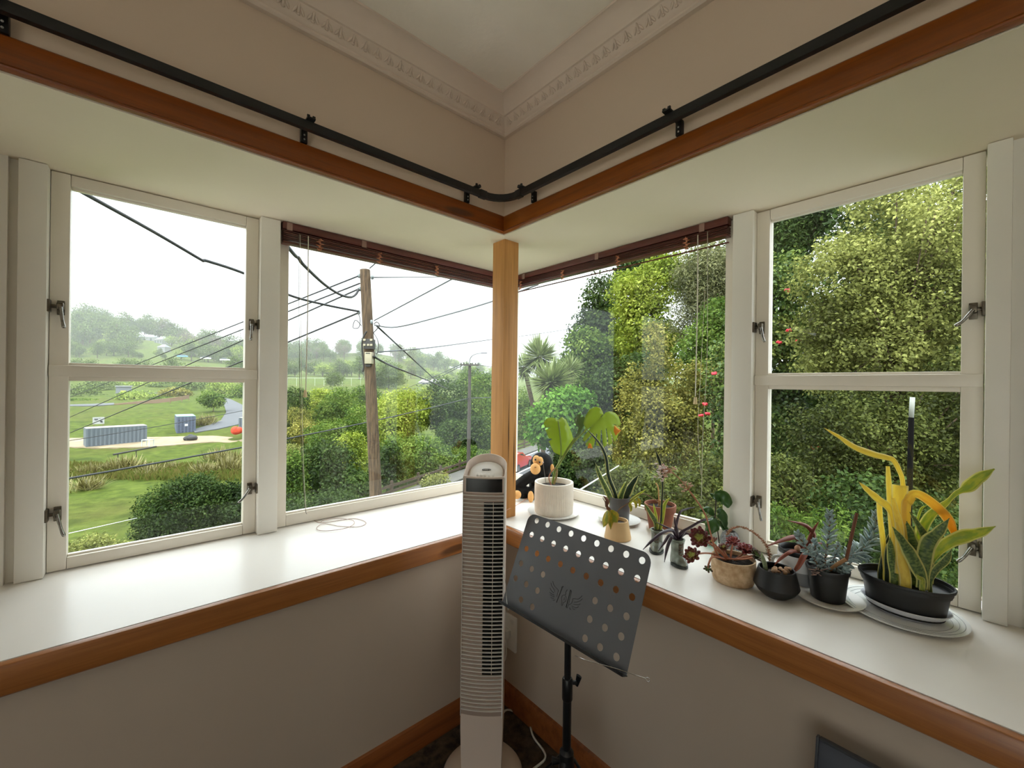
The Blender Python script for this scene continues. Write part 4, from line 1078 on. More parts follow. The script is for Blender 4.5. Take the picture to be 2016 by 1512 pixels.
cord('flower_stalk', AE, [at(p[0], p[1], d+(p[2] if len(p) > 2 else 0)) for p in fl], [.0032]*12+[.0026]*12+[.0016]*13, STEMR)
PET = M('dried_pink_petal', (214, 178, 160), .8); PETW = M('pale_petal', (232, 216, 212), .7)
rr = random.Random(11)
def floret(mt, p, s):
    m = MB()
    for k in range(5):
        w = k*1.2566+rr.uniform(0, 1); v_ = Vector((math.cos(w), math.sin(w), rr.uniform(-.3, .8))).normalized()
        m.tube([p, p+v_*s*.6, p+v_*s], [s*.12, s*.24, s*.03], 5)
    m.build('floret', mt, AE, smooth=3)
tw = MB()
for k in range(34):
    u, v = rr.gauss(1306, 9), rr.gauss(926, 8); q = at(u, v, d+.06+rr.uniform(-.03, .03)); floret(PETW if u < 1312 and rr.random() < .7 else PET, q, .0075)
    tw.tube([q, at(1313+rr.uniform(-3, 8), 925+rr.uniform(-4, 8), d+.06)], .0007, 4)
for k in range(9):
    u, v = rr.gauss(1347, 6), rr.gauss(958, 6); q = at(u, v, d+.04); floret(PET, q, .008); tw.tube([q, at(1355, 964, d+.03)], .0008, 4)
tw.build('flower_twigs', STEMR, AE, smooth=3)
tail = spline([at(p[0], p[1], d+p[2]) for p in [(1432,1052,.05),(1440,1042,.05),(1456,1037,.04),(1476,1044,.03),(1495,1058,.02),(1508,1073,.01),(1514,1090,.0),(1515,1105,.0),(1511,1117,.0)]], 6)
cord('trailing_stem', AE, tail[::6]+[tail[-1]], .0018, STEMR)
m = MB()
for i, p in enumerate(tail):
    for k in range(4):
        w = i*1.1+k*1.57; v_ = Vector((math.cos(w), math.sin(w), rr.uniform(-.4, .6))).normalized(); s = .008 if i < 40 else .006
        m.tube([p, p+v_*s*.6, p+v_*s], [.0010, .0016, .0004], 5)
m.build('trailing_leaves', M('dusty_rose_leaf', (188, 132, 108), .7, c2=(150, 120, 80), vscale=60), AE, smooth=3)

# ------------------------------------------------------------------ faceted black pot with small cactus
hc = onz(1528, 1172, SILL)
HX = thing('cactus_pot', hc, 'matte black pot narrowing to its foot with a tiny cactus', 'potted plant')
MB().lathe([(.030, 0), (.034, .001), (.052, .016), (.061, .030), (.0625, .034), (.050, .084), (.0485, .0855), (.046, .0845), (.048, .072), (.05, .066)], hc, 40).build('pot', MATB, HX, smooth=.5)
soil(HX, hc, .050, .066)
d = depth_of(hc)
CAC = M('cactus_green', (110, 128, 92), .7, c2=(150, 156, 120), vscale=160)
MB().tube([at(1508, 1122, d), at(1505, 1108, d), at(1501, 1096, d), at(1499, 1087, d)], [.006, .0065, .0055, .001], 9).build('cactus', CAC, HX, smooth=3)
rr = random.Random(4); m = MB()
for k in range(16):
    q = at(rr.uniform(1520, 1555), rr.uniform(1118, 1128), d+rr.uniform(-.02, .02)); m.ball(q, (rr.uniform(.004, .007), rr.uniform(.004, .007), rr.uniform(.004, .008)), 7, 5)
m.build('dried_cactus_lumps', M('shrivelled_tan', (208, 168, 136), .8, var=.3, vscale=90), HX, smooth=3)

# ------------------------------------------------------------------ two tone mug with nursery pot and russet aloe
mc = onz(1571, 1147, SILL)
MG = thing('mug_planter', mc, 'white and grey mug holding a black nursery pot with a russet aloe', 'potted plant')
MB().lathe([(.040, 0), (.050, .002), (.0535, .012), (.0575, .052)], mc, 40).build('mug_lower', MUGG, MG, smooth=.8)
MB().lathe([(.0575, .052), (.059, .098), (.0585, .100), (.056, .100), (.055, .06), (.054, .053)], mc, 40, cap=False).build('mug_upper', MUGW, MG, smooth=.8)
MB().lathe([(.045, .010), (.051, .098), (.055, .100), (.0565, .104), (.0565, .114), (.054, .115), (.051, .112), (.049, .096)], mc, 40).build('nursery_pot', BLKP, MG, smooth=.7)
soil(MG, mc, .049, .096)
sdv = -Vector(_rt); hh = Vector((0, 0, 1))
MB().tube(spline([Vector(mc)+sdv*.056+hh*.086, Vector(mc)+sdv*.078+hh*.088, Vector(mc)+sdv*.086+hh*.066, Vector(mc)+sdv*.074+hh*.044, Vector(mc)+sdv*.055+hh*.042], 5), .0048, 8).build('handle', MUGW, MG, smooth=3)
d = depth_of(mc)
for px, w in [([(1582,1090),(1596,1066),(1602,1052),(1586,1034),(1551,1025,-.01)], [8,9,9,7,1]), ([(1580,1088),(1572,1062,-.02),(1555,1058,-.03),(1508,1076,-.06)], [8,9,9,1]), ([(1586,1088),(1594,1062),(1603,1042),(1612,1027)], [7,7,5,1]),
              ([(1584,1090),(1590,1084,-.05),(1582,1098,-.075),(1572,1116,-.082),(1559,1130,-.085)], [7,9,10,8,1]), ([(1576,1090),(1560,1085,-.05),(1540,1096,-.06),(1525,1112,-.07)], [6,7,6,1]), ([(1588,1088),(1606,1072,.03),(1622,1070,.04)], [6,6,1])]:
    leafpx(MG, REDAL, px, w, d, .35, crease=.3)
MB().ball(at(1570, 1080, d-.01), (.011, .009, .011), 10, 8).build('dried_stub', M('stub_tan', (196, 150, 120), .8), MG, smooth=3)

# ------------------------------------------------------------------ blue grey succulent in black pot
bc = onz(1629, 1181, SILL)
dish('saucer', 'ivory saucer under the black pot of blue grey succulent', bc, [(.035, 0), (.05, .001), (.083, .008), (.090, .014), (.091, .016), (.087, .015), (.05, .006), (.001, .006)], M('ivory_china', (224, 218, 208), .2), group='saucers on the sill')
bp_ = bc.copy(); bp_.z = SILL+.0065
BS = thing('potted_succulent', bp_, 'leggy blue grey succulent with a cut brown stalk in a small black pot', 'potted plant')
pot_shell([(.041, 0), (.043, .002), (.0515, .084), (.0545, .085), (.0555, .093), (.0545, .095)], .003, bp_).build('pot', BLKP, BS, smooth=.6); soil(BS, bp_, .050, .082)
d = depth_of(bp_)
def succ(px, n, ll, name='leafy_branch', seed=0, taper=.5, thick=.0042):
    rr = random.Random(seed); path = spline([at(p[0], p[1], d+(p[2] if len(p) > 2 else 0)) for p in px], 8); K = len(path)
    m = MB()
    for k in range(n):
        f = k/(n-1); i = min(int(f*(K-1)), K-2); p = path[i]; t = (path[i+1]-path[i]).normalized()
        a = t.orthogonal().normalized(); b = t.cross(a); w = k*2.39996
        o = a*math.cos(w)+b*math.sin(w); up_ = .25+.75*f**3*1.2
        dr = (o+t*up_+Vector((0, 0, .15))).normalized(); l = ll*(1-.35*abs(f-.6))*rr.uniform(.8, 1.1)*(1-.35*f**6)
        m.tube([p, p+dr*l*.35, p+dr*l*.72+t*l*.06, p+dr*l+t*l*.12], [thick*.55, thick*1.0, thick*1.05, thick*.15], 6, flat=.75)
    m.build(name, BLUES, BS, smooth=3)
    MB().tube(path, .0026, 6).build('stem', STEMB, BS, smooth=3)
succ([(1622,1128),(1626,1090),(1632,1050,.01),(1634,1008,.01)], 60, .028, seed=1)
succ([(1640,1128),(1668,1098),(1700,1080,.02),(1720,1050,.03),(1727,1012,.03)], 84, .036, seed=2)
succ([(1618,1128),(1600,1095),(1584,1075,-.01),(1570,1050,-.01)], 46, .024, seed=3)
succ([(1645,1130),(1660,1125,-.03),(1668,1122,-.045)], 22, .016, seed=4)
succ([(1622,1126),(1608,1090,.02),(1604,1062,.03)], 30, .018, seed=5)
succ([(1650,1126),(1672,1110,.02),(1690,1096,.03),(1706,1100,.02)], 34, .022, seed=6)
succ([(1632,1126),(1645,1092,.02),(1650,1070,.03)], 26, .016, seed=7)
cord('cut_stalk', BS, [at(1628, 1126, d), at(1650, 1110, d-.02), at(1666, 1101, d-.03)], .0052, M('woody_tan', (176, 130, 86), .75, var=.2, vscale=50))
cord('cut_stalk', BS, [at(1666, 1103, d-.03), at(1675, 1062, d-.025), at(1687, 1010, d-.02)], [.0048]*12+[.0042], M('woody_red', (122, 74, 52), .75, var=.2, vscale=50))
rr = random.Random(8); m = MB()
for k in range(14): a = at(rr.uniform(1603, 1618), rr.uniform(1122, 1132), d-.02); m.tube([a, a+Vector((rr.uniform(-.02, .02), rr.uniform(-.02, .02), rr.uniform(.0, .012)))], .0016, 5)
m.build('dried_leaves', M('dried_mauve', (150, 124, 116), .8), BS, smooth=3)

# ------------------------------------------------------------------ big oval pot of yellowing snake plant
oc = onz(1772, 1205, SILL)
PLATE = thing('dinner_plate', oc, 'large white patterned plate under the oval plant tray', 'plate')
MB().lathe([(.075, 0), (.09, .001), (.132, .008), (.139, .011), (.1395, .0125), (.135, .0122), (.09, .005), (.001, .004)], oc, 64).build('plate', CHINA, PLATE, smooth=.7)
PAT = M('plate_grey_print', (150, 152, 156), .3)
m = MB(); nrm_z = .0130
def pz(r): return .005+(r-.09)/(.135-.09)*.0072+.0006
for r_ in (.106, .118, .129):
    m.tube([oc+Vector((r_*math.cos(w), r_*math.sin(w), pz(r_))) for w in [2*math.pi*k/72 for k in range(72)]], .0005, 4, closed=True)
m.build('printed_ring', PAT, PLATE, smooth=3)
oz = SILL+.0055; op = Vector((oc.x+.006, oc.y-.008, oz)); orot = math.radians(90)
tray = tag(MB().lathe([(.070, 0), (.076, .001), (.094, .022), (.098, .026), (.096, .027), (.090, .023), (.074, .004), (.001, .004)], op, 48, sx=1.0, sy=.80, rot=orot).build('plant_tray', PLAST, smooth=.8), 'oval white plastic tray between the big plate and the black pot', 'tray')
pp = op+Vector((0, 0, .0045))
SN = thing('potted_snake_plant', pp, 'yellowing snake plant with bent leaves in a large oval black pot', 'potted plant')
pot_shell([(.080, 0), (.084, .002), (.093, .066), (.097, .067), (.099, .082), (.104, .084), (.105, .090), (.104, .092)], .004, pp, n=56, sx=1.0, sy=.80, rot=orot).build('pot', BLKP, SN, smooth=.6)
soil(SN, pp, .091, .058, 1.0, .80, orot)
d = depth_of(pp)
L = [
 ([(1778,1128,.02),(1780,1040,.02),(1778,954,.01),(1770,925),(1759,906,-.01),(1748,901,-.01),(1720,894,-.02),(1683,880,-.04),(1652,860,-.06),(1623,843,-.08)], [9,9,8,8,9,10,12,13,10,6,1], SNAKEY, .35),
 ([(1774,1130,.01),(1772,1080,.01),(1771,1020,.01),(1772,956,.0)], [16,18,20,24,25], SNAKEY, .1),
 ([(1762,1130,.02),(1758,1050,.02),(1752,980,.02),(1748,918,.02)], [11,12,12,11,9,6], SNAKEY, .2),
 ([(1744,1128,.02),(1738,1060,.03),(1733,1020,.03),(1731,986,.03)], [8,9,9,9], SNAKEY, .2),
 ([(1766,1128,.0),(1762,1050,-.01),(1752,1003,-.02),(1731,984,-.03),(1711,967,-.05),(1690,948,-.07)], [9,9,9,14,13,9,0], SNAKEY, .3),
 ([(1772,1110,-.04),(1771,1040,-.04),(1764,1008,-.04),(1758,981,-.04)], [15,14,12,9,6], SNAKEY, .1),
 ([(1786,1126,.0),(1784,1006,-.01),(1790,986,-.01),(1799,974,-.01),(1815,977,-.01),(1843,998,-.02),(1866,1023,-.03),(1880,1056,-.04)], [13,15,16,17,17,18,17,9], SNAKEO, .35),
 ([(1806,1130,.0),(1812,1060,.0),(1820,1034,.0),(1835,1012,-.01),(1863,990,-.02),(1883,971,-.03),(1905,960,-.04),(1928,941,-.05),(1958,923,-.07)], [12,16,17,16,13,7,9,21,18,2], SNAKEG, .2),
 ([(1822,1132,-.02),(1832,1108,-.03),(1845,1090,-.04),(1866,1070,-.05),(1900,1056,-.07),(1928,1049,-.08),(1960,1036,-.10)], [7,9,12,20,24,17,1], SNAKEG, .25),
 ([(1815,1138,-.07),(1800,1105,-.07),(1780,1070,-.065),(1757,1037,-.06)], [16,22,22,14,1], SNAKE, .2),
 ([(1798,1135,-.01),(1797,1095,-.01),(1792,1060,-.01),(1785,1026,-.01)], [26,34,32,20,1], SNAKE, .15),
 ([(1831,1128,-.03),(1827,1070,-.03),(1810,1036,-.03),(1791,1008,-.02)], [11,15,15,9,1], SNAKE, .3),
 ([(1820,1140,-.06),(1821,1100,-.06),(1829,1068,-.065),(1848,1048,-.07),(1869,1020,-.08)], [15,24,24,17,1], SNAKE, .2),
 ([(1832,1146,-.06),(1843,1122,-.065),(1862,1104,-.07),(1873,1082,-.08)], [6,11,12,1], SNAKE, .3),
 ([(1783,1138,-.05),(1776,1100,-.05),(1772,1060,-.045),(1765,1028,-.04)], [17,17,14,9,2], SNAKEY, .15),
 ([(1734,1122,.03),(1742,1085,.03),(1750,1060,.03),(1757,1040,.03)], [9,9,7,0], SNAKED, .3),
 ([(1761,1134,-.03),(1757,1105,-.03),(1754,1080,-.03),(1752,1058,-.03)], [14,15,12,1], SNAKE, .2),
 ([(1803,1125,.03),(1803,1050,.03),(1812,1005,.03),(1827,994,.03)], [4,4,4,0], SNAKEG, .2),
 ([(1746,1126,.0),(1746,1100,.0),(1748,1080,.0),(1752,1062,.0)], [8,10,9,0], SNAKED, -.2),
 ([(1816,1142,-.075),(1810,1138,-.075),(1804,1130,-.075)], [8,7,0], SNAKEG, .2)]
for px, w, mt, rl in L: leafpx(SN, mt, px, w, d, rl, root=.03)

# ================================================================== outside: the land
COLS = [(-2.6, [(2,-3),(8,-5.6),(13,-6),(20,-7),(57,-8.1),(68,-7.9),(90,-5.5),(105,-4.7),(140,-3.5),(200,4),(260,12),(330,25),(400,55),(620,55)]),
 (-1.066, [(2,-3),(8,-5.6),(13,-6),(20,-7),(57,-8.1),(68,-7.9),(74,-7.0),(90,-5.3),(105,-4.6),(140,-3.3),(200,3.5),(260,11),(330,25),(400,54),(620,55)]),
 (-.857, [(2,-3),(8,-5.6),(15,-6),(20,-7),(57,-8.1),(70,-7.6),(80,-6.2),(95,-5.0),(105,-4.5),(140,-3.0),(200,3.5),(260,11),(330,22),(400,42),(620,48)]),
 (-.65, [(2,-3),(8,-5.6),(18,-6),(22,-7),(57,-8.1),(68,-7.5),(80,-6.8),(105,-4.8),(140,-2.6),(200,3.5),(260,10),(330,15),(420,24),(620,32)]),
 (-.55, [(2,-3),(8,-5.6),(20,-6),(26,-7.4),(57,-9),(90,-8),(130,-3.0),(180,0.2),(220,3),(300,8),(450,30),(620,34)]),
 (-.34, [(2,-3),(8,-5.7),(26,-6),(36,-8.2),(90,-8.5),(130,-2.7),(180,.3),(220,2.5),(300,6),(450,34),(620,38)]),
 (-.13, [(2,-3),(8,-5.7),(35,-6),(44,-7.6),(90,-8),(130,-4),(220,1),(300,3),(450,17),(620,20)]),
 (-.01, [(2,-3),(8,-5.6),(20,-6),(44,-6),(54,-7),(90,-7),(150,-4),(300,0),(450,8),(620,12)]),
 (.113, [(2,-3),(6,-5.0),(14,-6),(60,-6),(90,-6),(150,-3),(300,2),(450,8),(620,12)]),
 (.25, [(2,-2),(5,-3.2),(10,-5.2),(18,-6),(60,-6),(150,-3),(300,2),(620,12)]),
 (.45, [(2,-1.2),(5,-1.4),(10,-2.4),(20,-3.5),(60,-2),(150,4),(620,12)]),
 (.75, [(2,-.9),(6,-.9),(12,.2),(30,4),(80,8),(620,14)]),
 (2.2, [(2,-.8),(6,-.7),(12,.5),(30,5),(80,9),(620,14)])]
def terr(t, d):
    zs = [np.interp(d, [p[0] for p in c[1]], [p[1] for p in c[1]]) for c in COLS]
    return float(np.interp(t, [c[0] for c in COLS], zs))
def tz(lat, d): return terr(lat/d, d)
ts = np.concatenate([np.linspace(-2.6, -1.15, 12), np.linspace(-1.1, .3, 90), np.linspace(.33, 2.2, 26)])
ds = np.concatenate([np.linspace(2.0, 20, 26), np.linspace(21, 80, 60), np.linspace(82, 200, 50), np.linspace(205, 620, 60)])
V = []; rs_ = np.random.RandomState(5)
for d in ds:
    for t in ts:
        g = ground(t*d, d, terr(t, d)); V.append((g.x, g.y, g.z + rs_.uniform(-1, 1)*min(.10, d*.0015)))
nT = len(ts)
Fc = [(i*nT+j, i*nT+j+1, (i+1)*nT+j+1, (i+1)*nT+j) for i in range(len(ds)-1) for j in range(nT-1)]
me = bpy.data.meshes.new('terrain'); me.from_pydata(V, [], Fc); me.update()
GR, gt, gb = new_mat('pasture')
n1 = noise(gt, .06, 6, .6); n2 = noise(gt, .9, 5, .7); n3 = noise(gt, .25, 3, .5)
c1 = ramp(gt, n2, [(.3, rgb(52, 64, 22)), (.5, rgb(78, 92, 32)), (.72, rgb(100, 112, 46))])
c2 = mix_rgb(gt, c1, rgb(86, 84, 42), ramp(gt, n1, [(.50, (0,0,0,1)), (.70, (.75,.75,.75,1))]))
c3 = mix_rgb(gt, c2, rgb(42, 60, 20), ramp(gt, n3, [(.55, (0,0,0,1)), (.75, (.7,.7,.7,1))]))
gt.links.new(c3, gb.inputs['Base Color']); gb.inputs['Roughness'].default_value = .9; gb.inputs['Specular IOR Level'].default_value = .1
bpn = gt.nodes.new('ShaderNodeBump'); bpn.inputs['Strength'].default_value = .9; bpn.inputs['Distance'].default_value = .35
gt.links.new(noise(gt, 1.6, 6, .75), bpn.inputs['Height']); gt.links.new(bpn.outputs[0], gb.inputs['Normal'])
struct(finish('terrain', me, GR, smooth=3.14), 'green valley pasture rising to misty hills', 'terrain')
BOUNCE = M('bounce_concrete', (232, 226, 214), .8, var=.1, vscale=1)  # bright slab added to bounce daylight up through the far windows
struct(boxes('bounce_slab', BOUNCE, [((-26, -26, -.5), (XW-.35, 6, -.35)), ((XW-.35, -26, -.5), (3, YS-.35, -.35))]), 'unseen pale slab added behind the house to bounce light indoors', 'bounce_slab')

# road along the fence, its marking, kerb
RD = np.array([.416, .909])
def rp(off, d, z):          # off: metres right of the fence-side kerb
    lat = 1.46 + (d-42.5)*.4577 + off/.909
    return ground(lat, d, z)
def strip_road(name, mat, o0, o1, z, d0, d1, th=.05, step=4.0, parent=None):
    m = MB(); n = int((d1-d0)/step)+1
    for i in range(n+1):
        d = d0+(d1-d0)*i/n
        a, b = rp(o0, d, 0), rp(o1, d, 0)
        zz_ = z
        m.v += [(a.x, a.y, zz_), (b.x, b.y, zz_), (b.x, b.y, zz_-th), (a.x, a.y, zz_-th)]
    m.f = [(4*i+j, 4*i+(j+1) % 4, 4*i+4+(j+1) % 4, 4*i+4+j) for i in range(n) for j in range(4)]+[(0, 1, 2, 3), tuple(4*n+j for j in range(4))]
    return m.build(name, mat, parent)
ASPH = M('asphalt', (74, 76, 80), .85, var=.15, vscale=1.2)
LINE = M('road_paint', (224, 226, 224), .7)
road = struct(strip_road('road', ASPH, 0, 7.6, -5.86, 8, 92, .3), 'grey asphalt street running past the timber fence', 'road')
strip_road('edge_line', LINE, .05, .20, -5.852, 10, 90, .01, parent=road)
strip_road('centre_line', LINE, 2.65, 2.80, -5.852, 10, 90, .01, parent=road)
struct(strip_road('footpath', M('footpath_concrete', (84, 82, 76), .9, var=.15, vscale=1.5), -1.9, -.2, -5.80, 8, 88, .3), 'grey footpath between fence and street', 'footpath')

# ------------------------------------------------------------------ post and rail fence
FW_ = M('weathered_timber', (88, 74, 56), .85, c2=(60, 50, 38), vscale=9)
fence = thing('timber_fence', ground(-4, 36, -6), 'weathered post and rail fence along the street', 'fence')
def fp(d, z): lat = -9.3+(d-24)*.4577; return ground(lat, d, z)
dd_ = 17.0; k = 0; posts = []
while dd_ < 66: posts.append(dd_); dd_ += 2.55
fdir = (fp(40, 0)-fp(20, 0)).normalized(); fang = math.atan2(fdir.y, fdir.x)
for d in posts:
    R = Matrix.Translation(fp(d, -6.1)) @ Matrix.Rotation(fang, 4, 'Z')
    MB().box((-.09, -.06, 0), (.09, .06, 1.12), m=R).build('post', FW_, fence)
for a, b in zip(posts[:-1], posts[1:]):
    for z in (-5.28, -5.66):
        p, q = fp(a, z), fp(b, z); R = Matrix.Translation(p) @ Matrix.Rotation(fang, 4, 'Z')
        MB().box((0, -.10, -.09), ((q-p).length, -.06, .09), m=R).build('rail', FW_, fence)

# ------------------------------------------------------------------ poles and wires
POLE = M('weathered_pole', (104, 84, 62), .9, c2=(58, 46, 34), vscale=3.5, stretch=(9, 9, .7), bump=(20, .4, .02))
UP1 = thing('utility_pole', ground(-3.3, 10.5, -6), 'weathered timber utility pole close outside the window', 'utility pole')
MB().tube([at(742, 1010, 10.5)+Vector((0, 0, -3.4)), at(740, 975, 10.5), at(730, 760, 10.5), at(718.5, 531.5, 10.5)], [.168, .150, .138, .126], 20).build('pole', POLE, UP1, smooth=.9)
IRON = M('pole_iron', (52, 50, 48), .6); INS = M('insulator_grey', (120, 128, 128), .4); PBX = M('pole_box_cream', (160, 152, 128), .5)
def pb(u0, v0, u1, v1, d0, d1, nm, mt, bev=.01):
    a, b = at(u0, v1, d0), at(u1, v0, d0); m = MB()
    c_ = (a+b)*.5; w = (u1-u0)*d0/F_PX; h_ = (v1-v0)*d0/F_PX
    R = Matrix.Translation(c_) @ Matrix.Rotation(-_y, 4, 'Z')
    return m.box((-w/2, 0, -h_/2), (w/2, d1, h_/2), m=R, bev=bev).build(nm, mt, UP1, smooth=.5)
pb(715.5, 667, 734, 687, 10.27, .2, 'fuse_bank', IRON)
for u, v in ((717, 669), (730.5, 669), (717, 679), (730.5, 679), (724.5, 679)): pb(u-2.4, v-2, u+2.4, v+2, 10.25, .05, 'fuse', PBX, .004)
pb(717.5, 693, 731.5, 716, 10.24, .16, 'meter_box', PBX)
pb(720, 694.5, 728.5, 696.2, 10.235, .02, 'box_print', IRON, 0)
pb(719, 717, 729, 722, 10.30, .1, 'box_bracket', IRON)
m = MB().tube(spline([at(722, 652, 10.3), at(714, 668, 10.32), at(713, 690, 10.33), at(716, 720, 10.34), at(714, 732, 10.34)], 5), .022, 8); m.build('cable_drop', IRON, UP1, smooth=3)
MB().tube(spline([at(735, 655, 10.3), at(742, 648, 10.2), at(747, 640, 10.2), at(742, 634, 10.2), at(736, 638, 10.3)], 5), .012, 6).build('cable_loop', IRON, UP1, smooth=3)
MB().tube(spline([at(705, 615, 10.3), at(709, 630, 10.2), at(706, 645, 10.2), at(695, 645, 10.2), at(700, 630, 10.2), at(712, 642, 10.3)], 5), .010, 6).build('cable_loop', IRON, UP1, smooth=3)
MB().tube(spline([at(735, 655, 10.3), at(743, 668, 10.2), at(745, 682, 10.2), at(742, 696, 10.2), at(735, 692, 10.3)], 5), .010, 6).build('cable_loop', IRON, UP1, smooth=3)
for u, v in ((707, 543), (733, 546), (708, 569), (731, 634), (706, 615)):
    MB().ball(at(u, v, 10.45), (.045, .045, .06), 10, 6).build('insulator', INS, UP1, smooth=3)
DKW = M('pole_concrete_dark', (74, 68, 62), .85, var=.2, vscale=4)
UP2 = thing('street_light_pole', ground(-3.7, 35, -6), 'dark power pole with crossarm and street lamp beside the fence', 'utility pole')
b_ = at(922, 930, 35); t_ = at(925, 715, 35)
MB().tube([Vector((b_.x, b_.y, -6.2)), t_], [.17, .12], 12).build('pole', DKW, UP2, smooth=.9)
R = Matrix.Translation(at(924.5, 718.5, 34.8)) @ Matrix.Rotation(-_y, 4, 'Z')
MB().box((-.78, -.06, -.06), (.78, .06, .06), m=R).build('crossarm', DKW, UP2)
for x in (-.72, -.5, -.24, .24, .5, .72): MB().ball(R @ Vector((x, 0, .12)), (.05, .05, .09), 8, 5).build('insulator', IRON, UP2, smooth=3)
MB().tube(spline([at(924, 720, 34.9), at(925, 708, 34.9), at(930, 700, 34.7), at(940, 696, 34.6), at(948, 695.5, 34.5)], 5), .05, 8).build('lamp_arm', M('galvanised', (150, 152, 154), .5), UP2, smooth=3)
MB().box((-.22, -.1, -.05), (.30, .1, .05), m=Matrix.Translation(at(952, 695, 34.5)) @ Matrix.Rotation(-_y-.15, 4, 'Z'), bev=.03).build('lamp_head', M('lamp_grey', (120, 122, 126), .5), UP2, smooth=.6)
WIREM = M('overhead_wire', (40, 42, 44), .6); WIREL = M('overhead_wire_grey', (84, 88, 90), .6)
def wire(a, b, sag, r, label, group=None, mat=WIREM, mids=None):
    if mids: pts = spline([at(*p) for p in mids], 6)
    else:
        A, B = at(*a), at(*b); pts = [A.lerp(B, i/14)-Vector((0, 0, sag*4*(i/14)*(1-i/14))) for i in range(15)]
    o = MB().tube(pts, r, 6).build('overhead_wire', mat, None, smooth=3)
    return tag(o, label, 'wire', group)
wire(None, None, 0, .025, 'thick service cable sagging from the house eave to the pole across the casement', mids=[(120, 352, 4.2), (165, 380, 4.5), (300, 455, 5.6), (392, 509, 6.5), (400, 513, 6.6), (412, 515, 6.7), (485, 540, 7.5), (567, 580, 8.5), (640, 600, 9.6), (706, 613, 10.35)])
wire(None, None, 0, .028, 'thick service cable drooping steeply beside the blind cords to the pole', mids=[(540, 452, 5.2), (570, 490, 6.0), (583, 505, 6.4), (588, 508, 6.5), (600, 524, 6.8), (640, 561, 8), (670, 580, 9), (690, 585, 9.8), (700, 580, 10.2), (706, 570, 10.4)])
G3 = 'line wires running left from the pole'
wire((704, 544, 10.4), (100, 784, 42), 0.0, .022, 'straight line wire running from the pole across the valley', G3)
wire((708, 558, 10.4), (100, 797, 42), 0.0, .022, 'straight line wire running from the pole across the valley', G3)
wire((706, 569, 10.4), (100, 838, 36), 0.0, .023, 'lowest of the line wires from the pole insulators, crossing low over the valley')
wire((703, 617, 10.4), (100, 868, 30), 0.0, .025, 'black cable from mid pole sinking across the grey container')
wire((100, 873, 34), (520, 800, 46), .15, .028, 'nearly level cable above the long container')
wire((60, 955, 13), (922, 784, 34.8), .25, .034, 'long black cable rising towards the street light pole')
wire((922, 784, 34.8), (1010, 777, 60), .1, .034, 'short black cable span beyond the street light pole', None)
wire((733, 546, 10.4), (900, 545, 20), 0, .016, 'level thin wire leaving the pole top to the right', None, WIREL)
wire((737, 631, 10.3), (960, 512, 7.0), 0, .016, 'thin wire climbing from the pole to the blind', None, WIREL)
wire(None, None, 0, .017, 'slack thin wire curving up from the pole to the corner post', None, WIREL, mids=[(737, 640, 10.3), (780, 644, 10.1), (860, 625, 9.4), (964, 595, 8.6), (1060, 560, 8.0)])
wire(None, None, 0, .019, 'thin wire rising gently behind the corner post towards the trees', None, WIREL, mids=[(745, 693, 10.4), (850, 684, 14), (964, 669, 20), (1040, 660, 26), (1120, 648, 30)])
wire((742, 642, 10.3), (868, 758, 34), 0, .025, 'dark cable slanting down to the right from the pole')
wire(None, None, 0, .031, 'black cable sagging down to the trees from the meter box', None, WIREM, mids=[(736, 702, 10.3), (770, 720, 13), (820, 740, 18), (880, 765, 28)])
G4 = 'far wires into the street light crossarm'
wire((906, 718, 34.8), (770, 774, 80), .2, .034, 'faint distant wire meeting the street light crossarm', G4, WIREL)
wire((909, 720, 34.8), (790, 774, 80), .2, .034, 'faint distant wire meeting the street light crossarm', G4, WIREL)
wire((942, 718, 34.8), (985, 722, 60), .1, .031, 'short faint wire from the street light crossarm to the corner post', None, WIREL)
wire((728, 528, 10.45), (760, 500, 9), 0, .016, 'short wire slanting up from the pole top behind the blind', None, WIREL)

# ------------------------------------------------------------------ red car
CARR = M('car_red', (170, 18, 26), .25, coat=.8); TYRE = M('tyre', (30, 30, 32), .8); RIM = M('wheel_rim', (120, 122, 124), .35, metal=.8); CGL = M('car_glass', (30, 34, 38), .1)
cpos = at(1014, 914, 36); cpos.z = -5.86
CA = thing('red_car', cpos, 'red hatchback parked on the street behind the corner post', 'car')
cang = math.atan2(fdir.y, fdir.x)
CM = Matrix.Translation(cpos) @ Matrix.Rotation(cang, 4, 'Z')
prof = [(-2.0, .28), (-2.05, .55), (-1.98, .85), (-1.75, .98), (-1.35, 1.36), (-.9, 1.46), (.1, 1.44), (.75, 1.05), (1.55, .90), (1.95, .72), (2.02, .45), (1.95, .28)]
m = MB(); n = len(prof)
def carring(y, s, top): return [(x*s, y, z if z < .99 or not top else .99+(z-.99)) for x, z in prof]
rings = []
for y, f in ((-.86, .0), (-.84, .5), (-.70, 1), (.70, 1), (.84, .5), (.86, 0)):
    rings.append([(x, y*(1 if z < 1.0 else .80+.0*z), z) if f != 0 else (x*.97, y*(1 if z < 1 else .80), .30+(z-.30)*.93) for x, z in prof])
for r in rings: m.v += [tuple(CM @ Vector(p)) for p in r]
m.f = [(i*n+j, i*n+(j+1) % n, (i+1)*n+(j+1) % n, (i+1)*n+j) for i in range(len(rings)-1) for j in range(n)]+[tuple(range(n)), tuple((len(rings)-1)*n+j for j in range(n))]
m.build('body', CARR, CA, smooth=.6)
def carpoly(pts, nm, mt): MB().add([CM @ Vector(p) for p in pts], [tuple(range(len(pts)))]).build(nm, mt, CA)
for s in (-1, 1): carpoly([(-1.30, .735*s, 1.02), (-1.15, .70*s, 1.33), (-.1, .70*s, 1.36), (.55, .735*s, 1.04)], 'side_window', CGL)
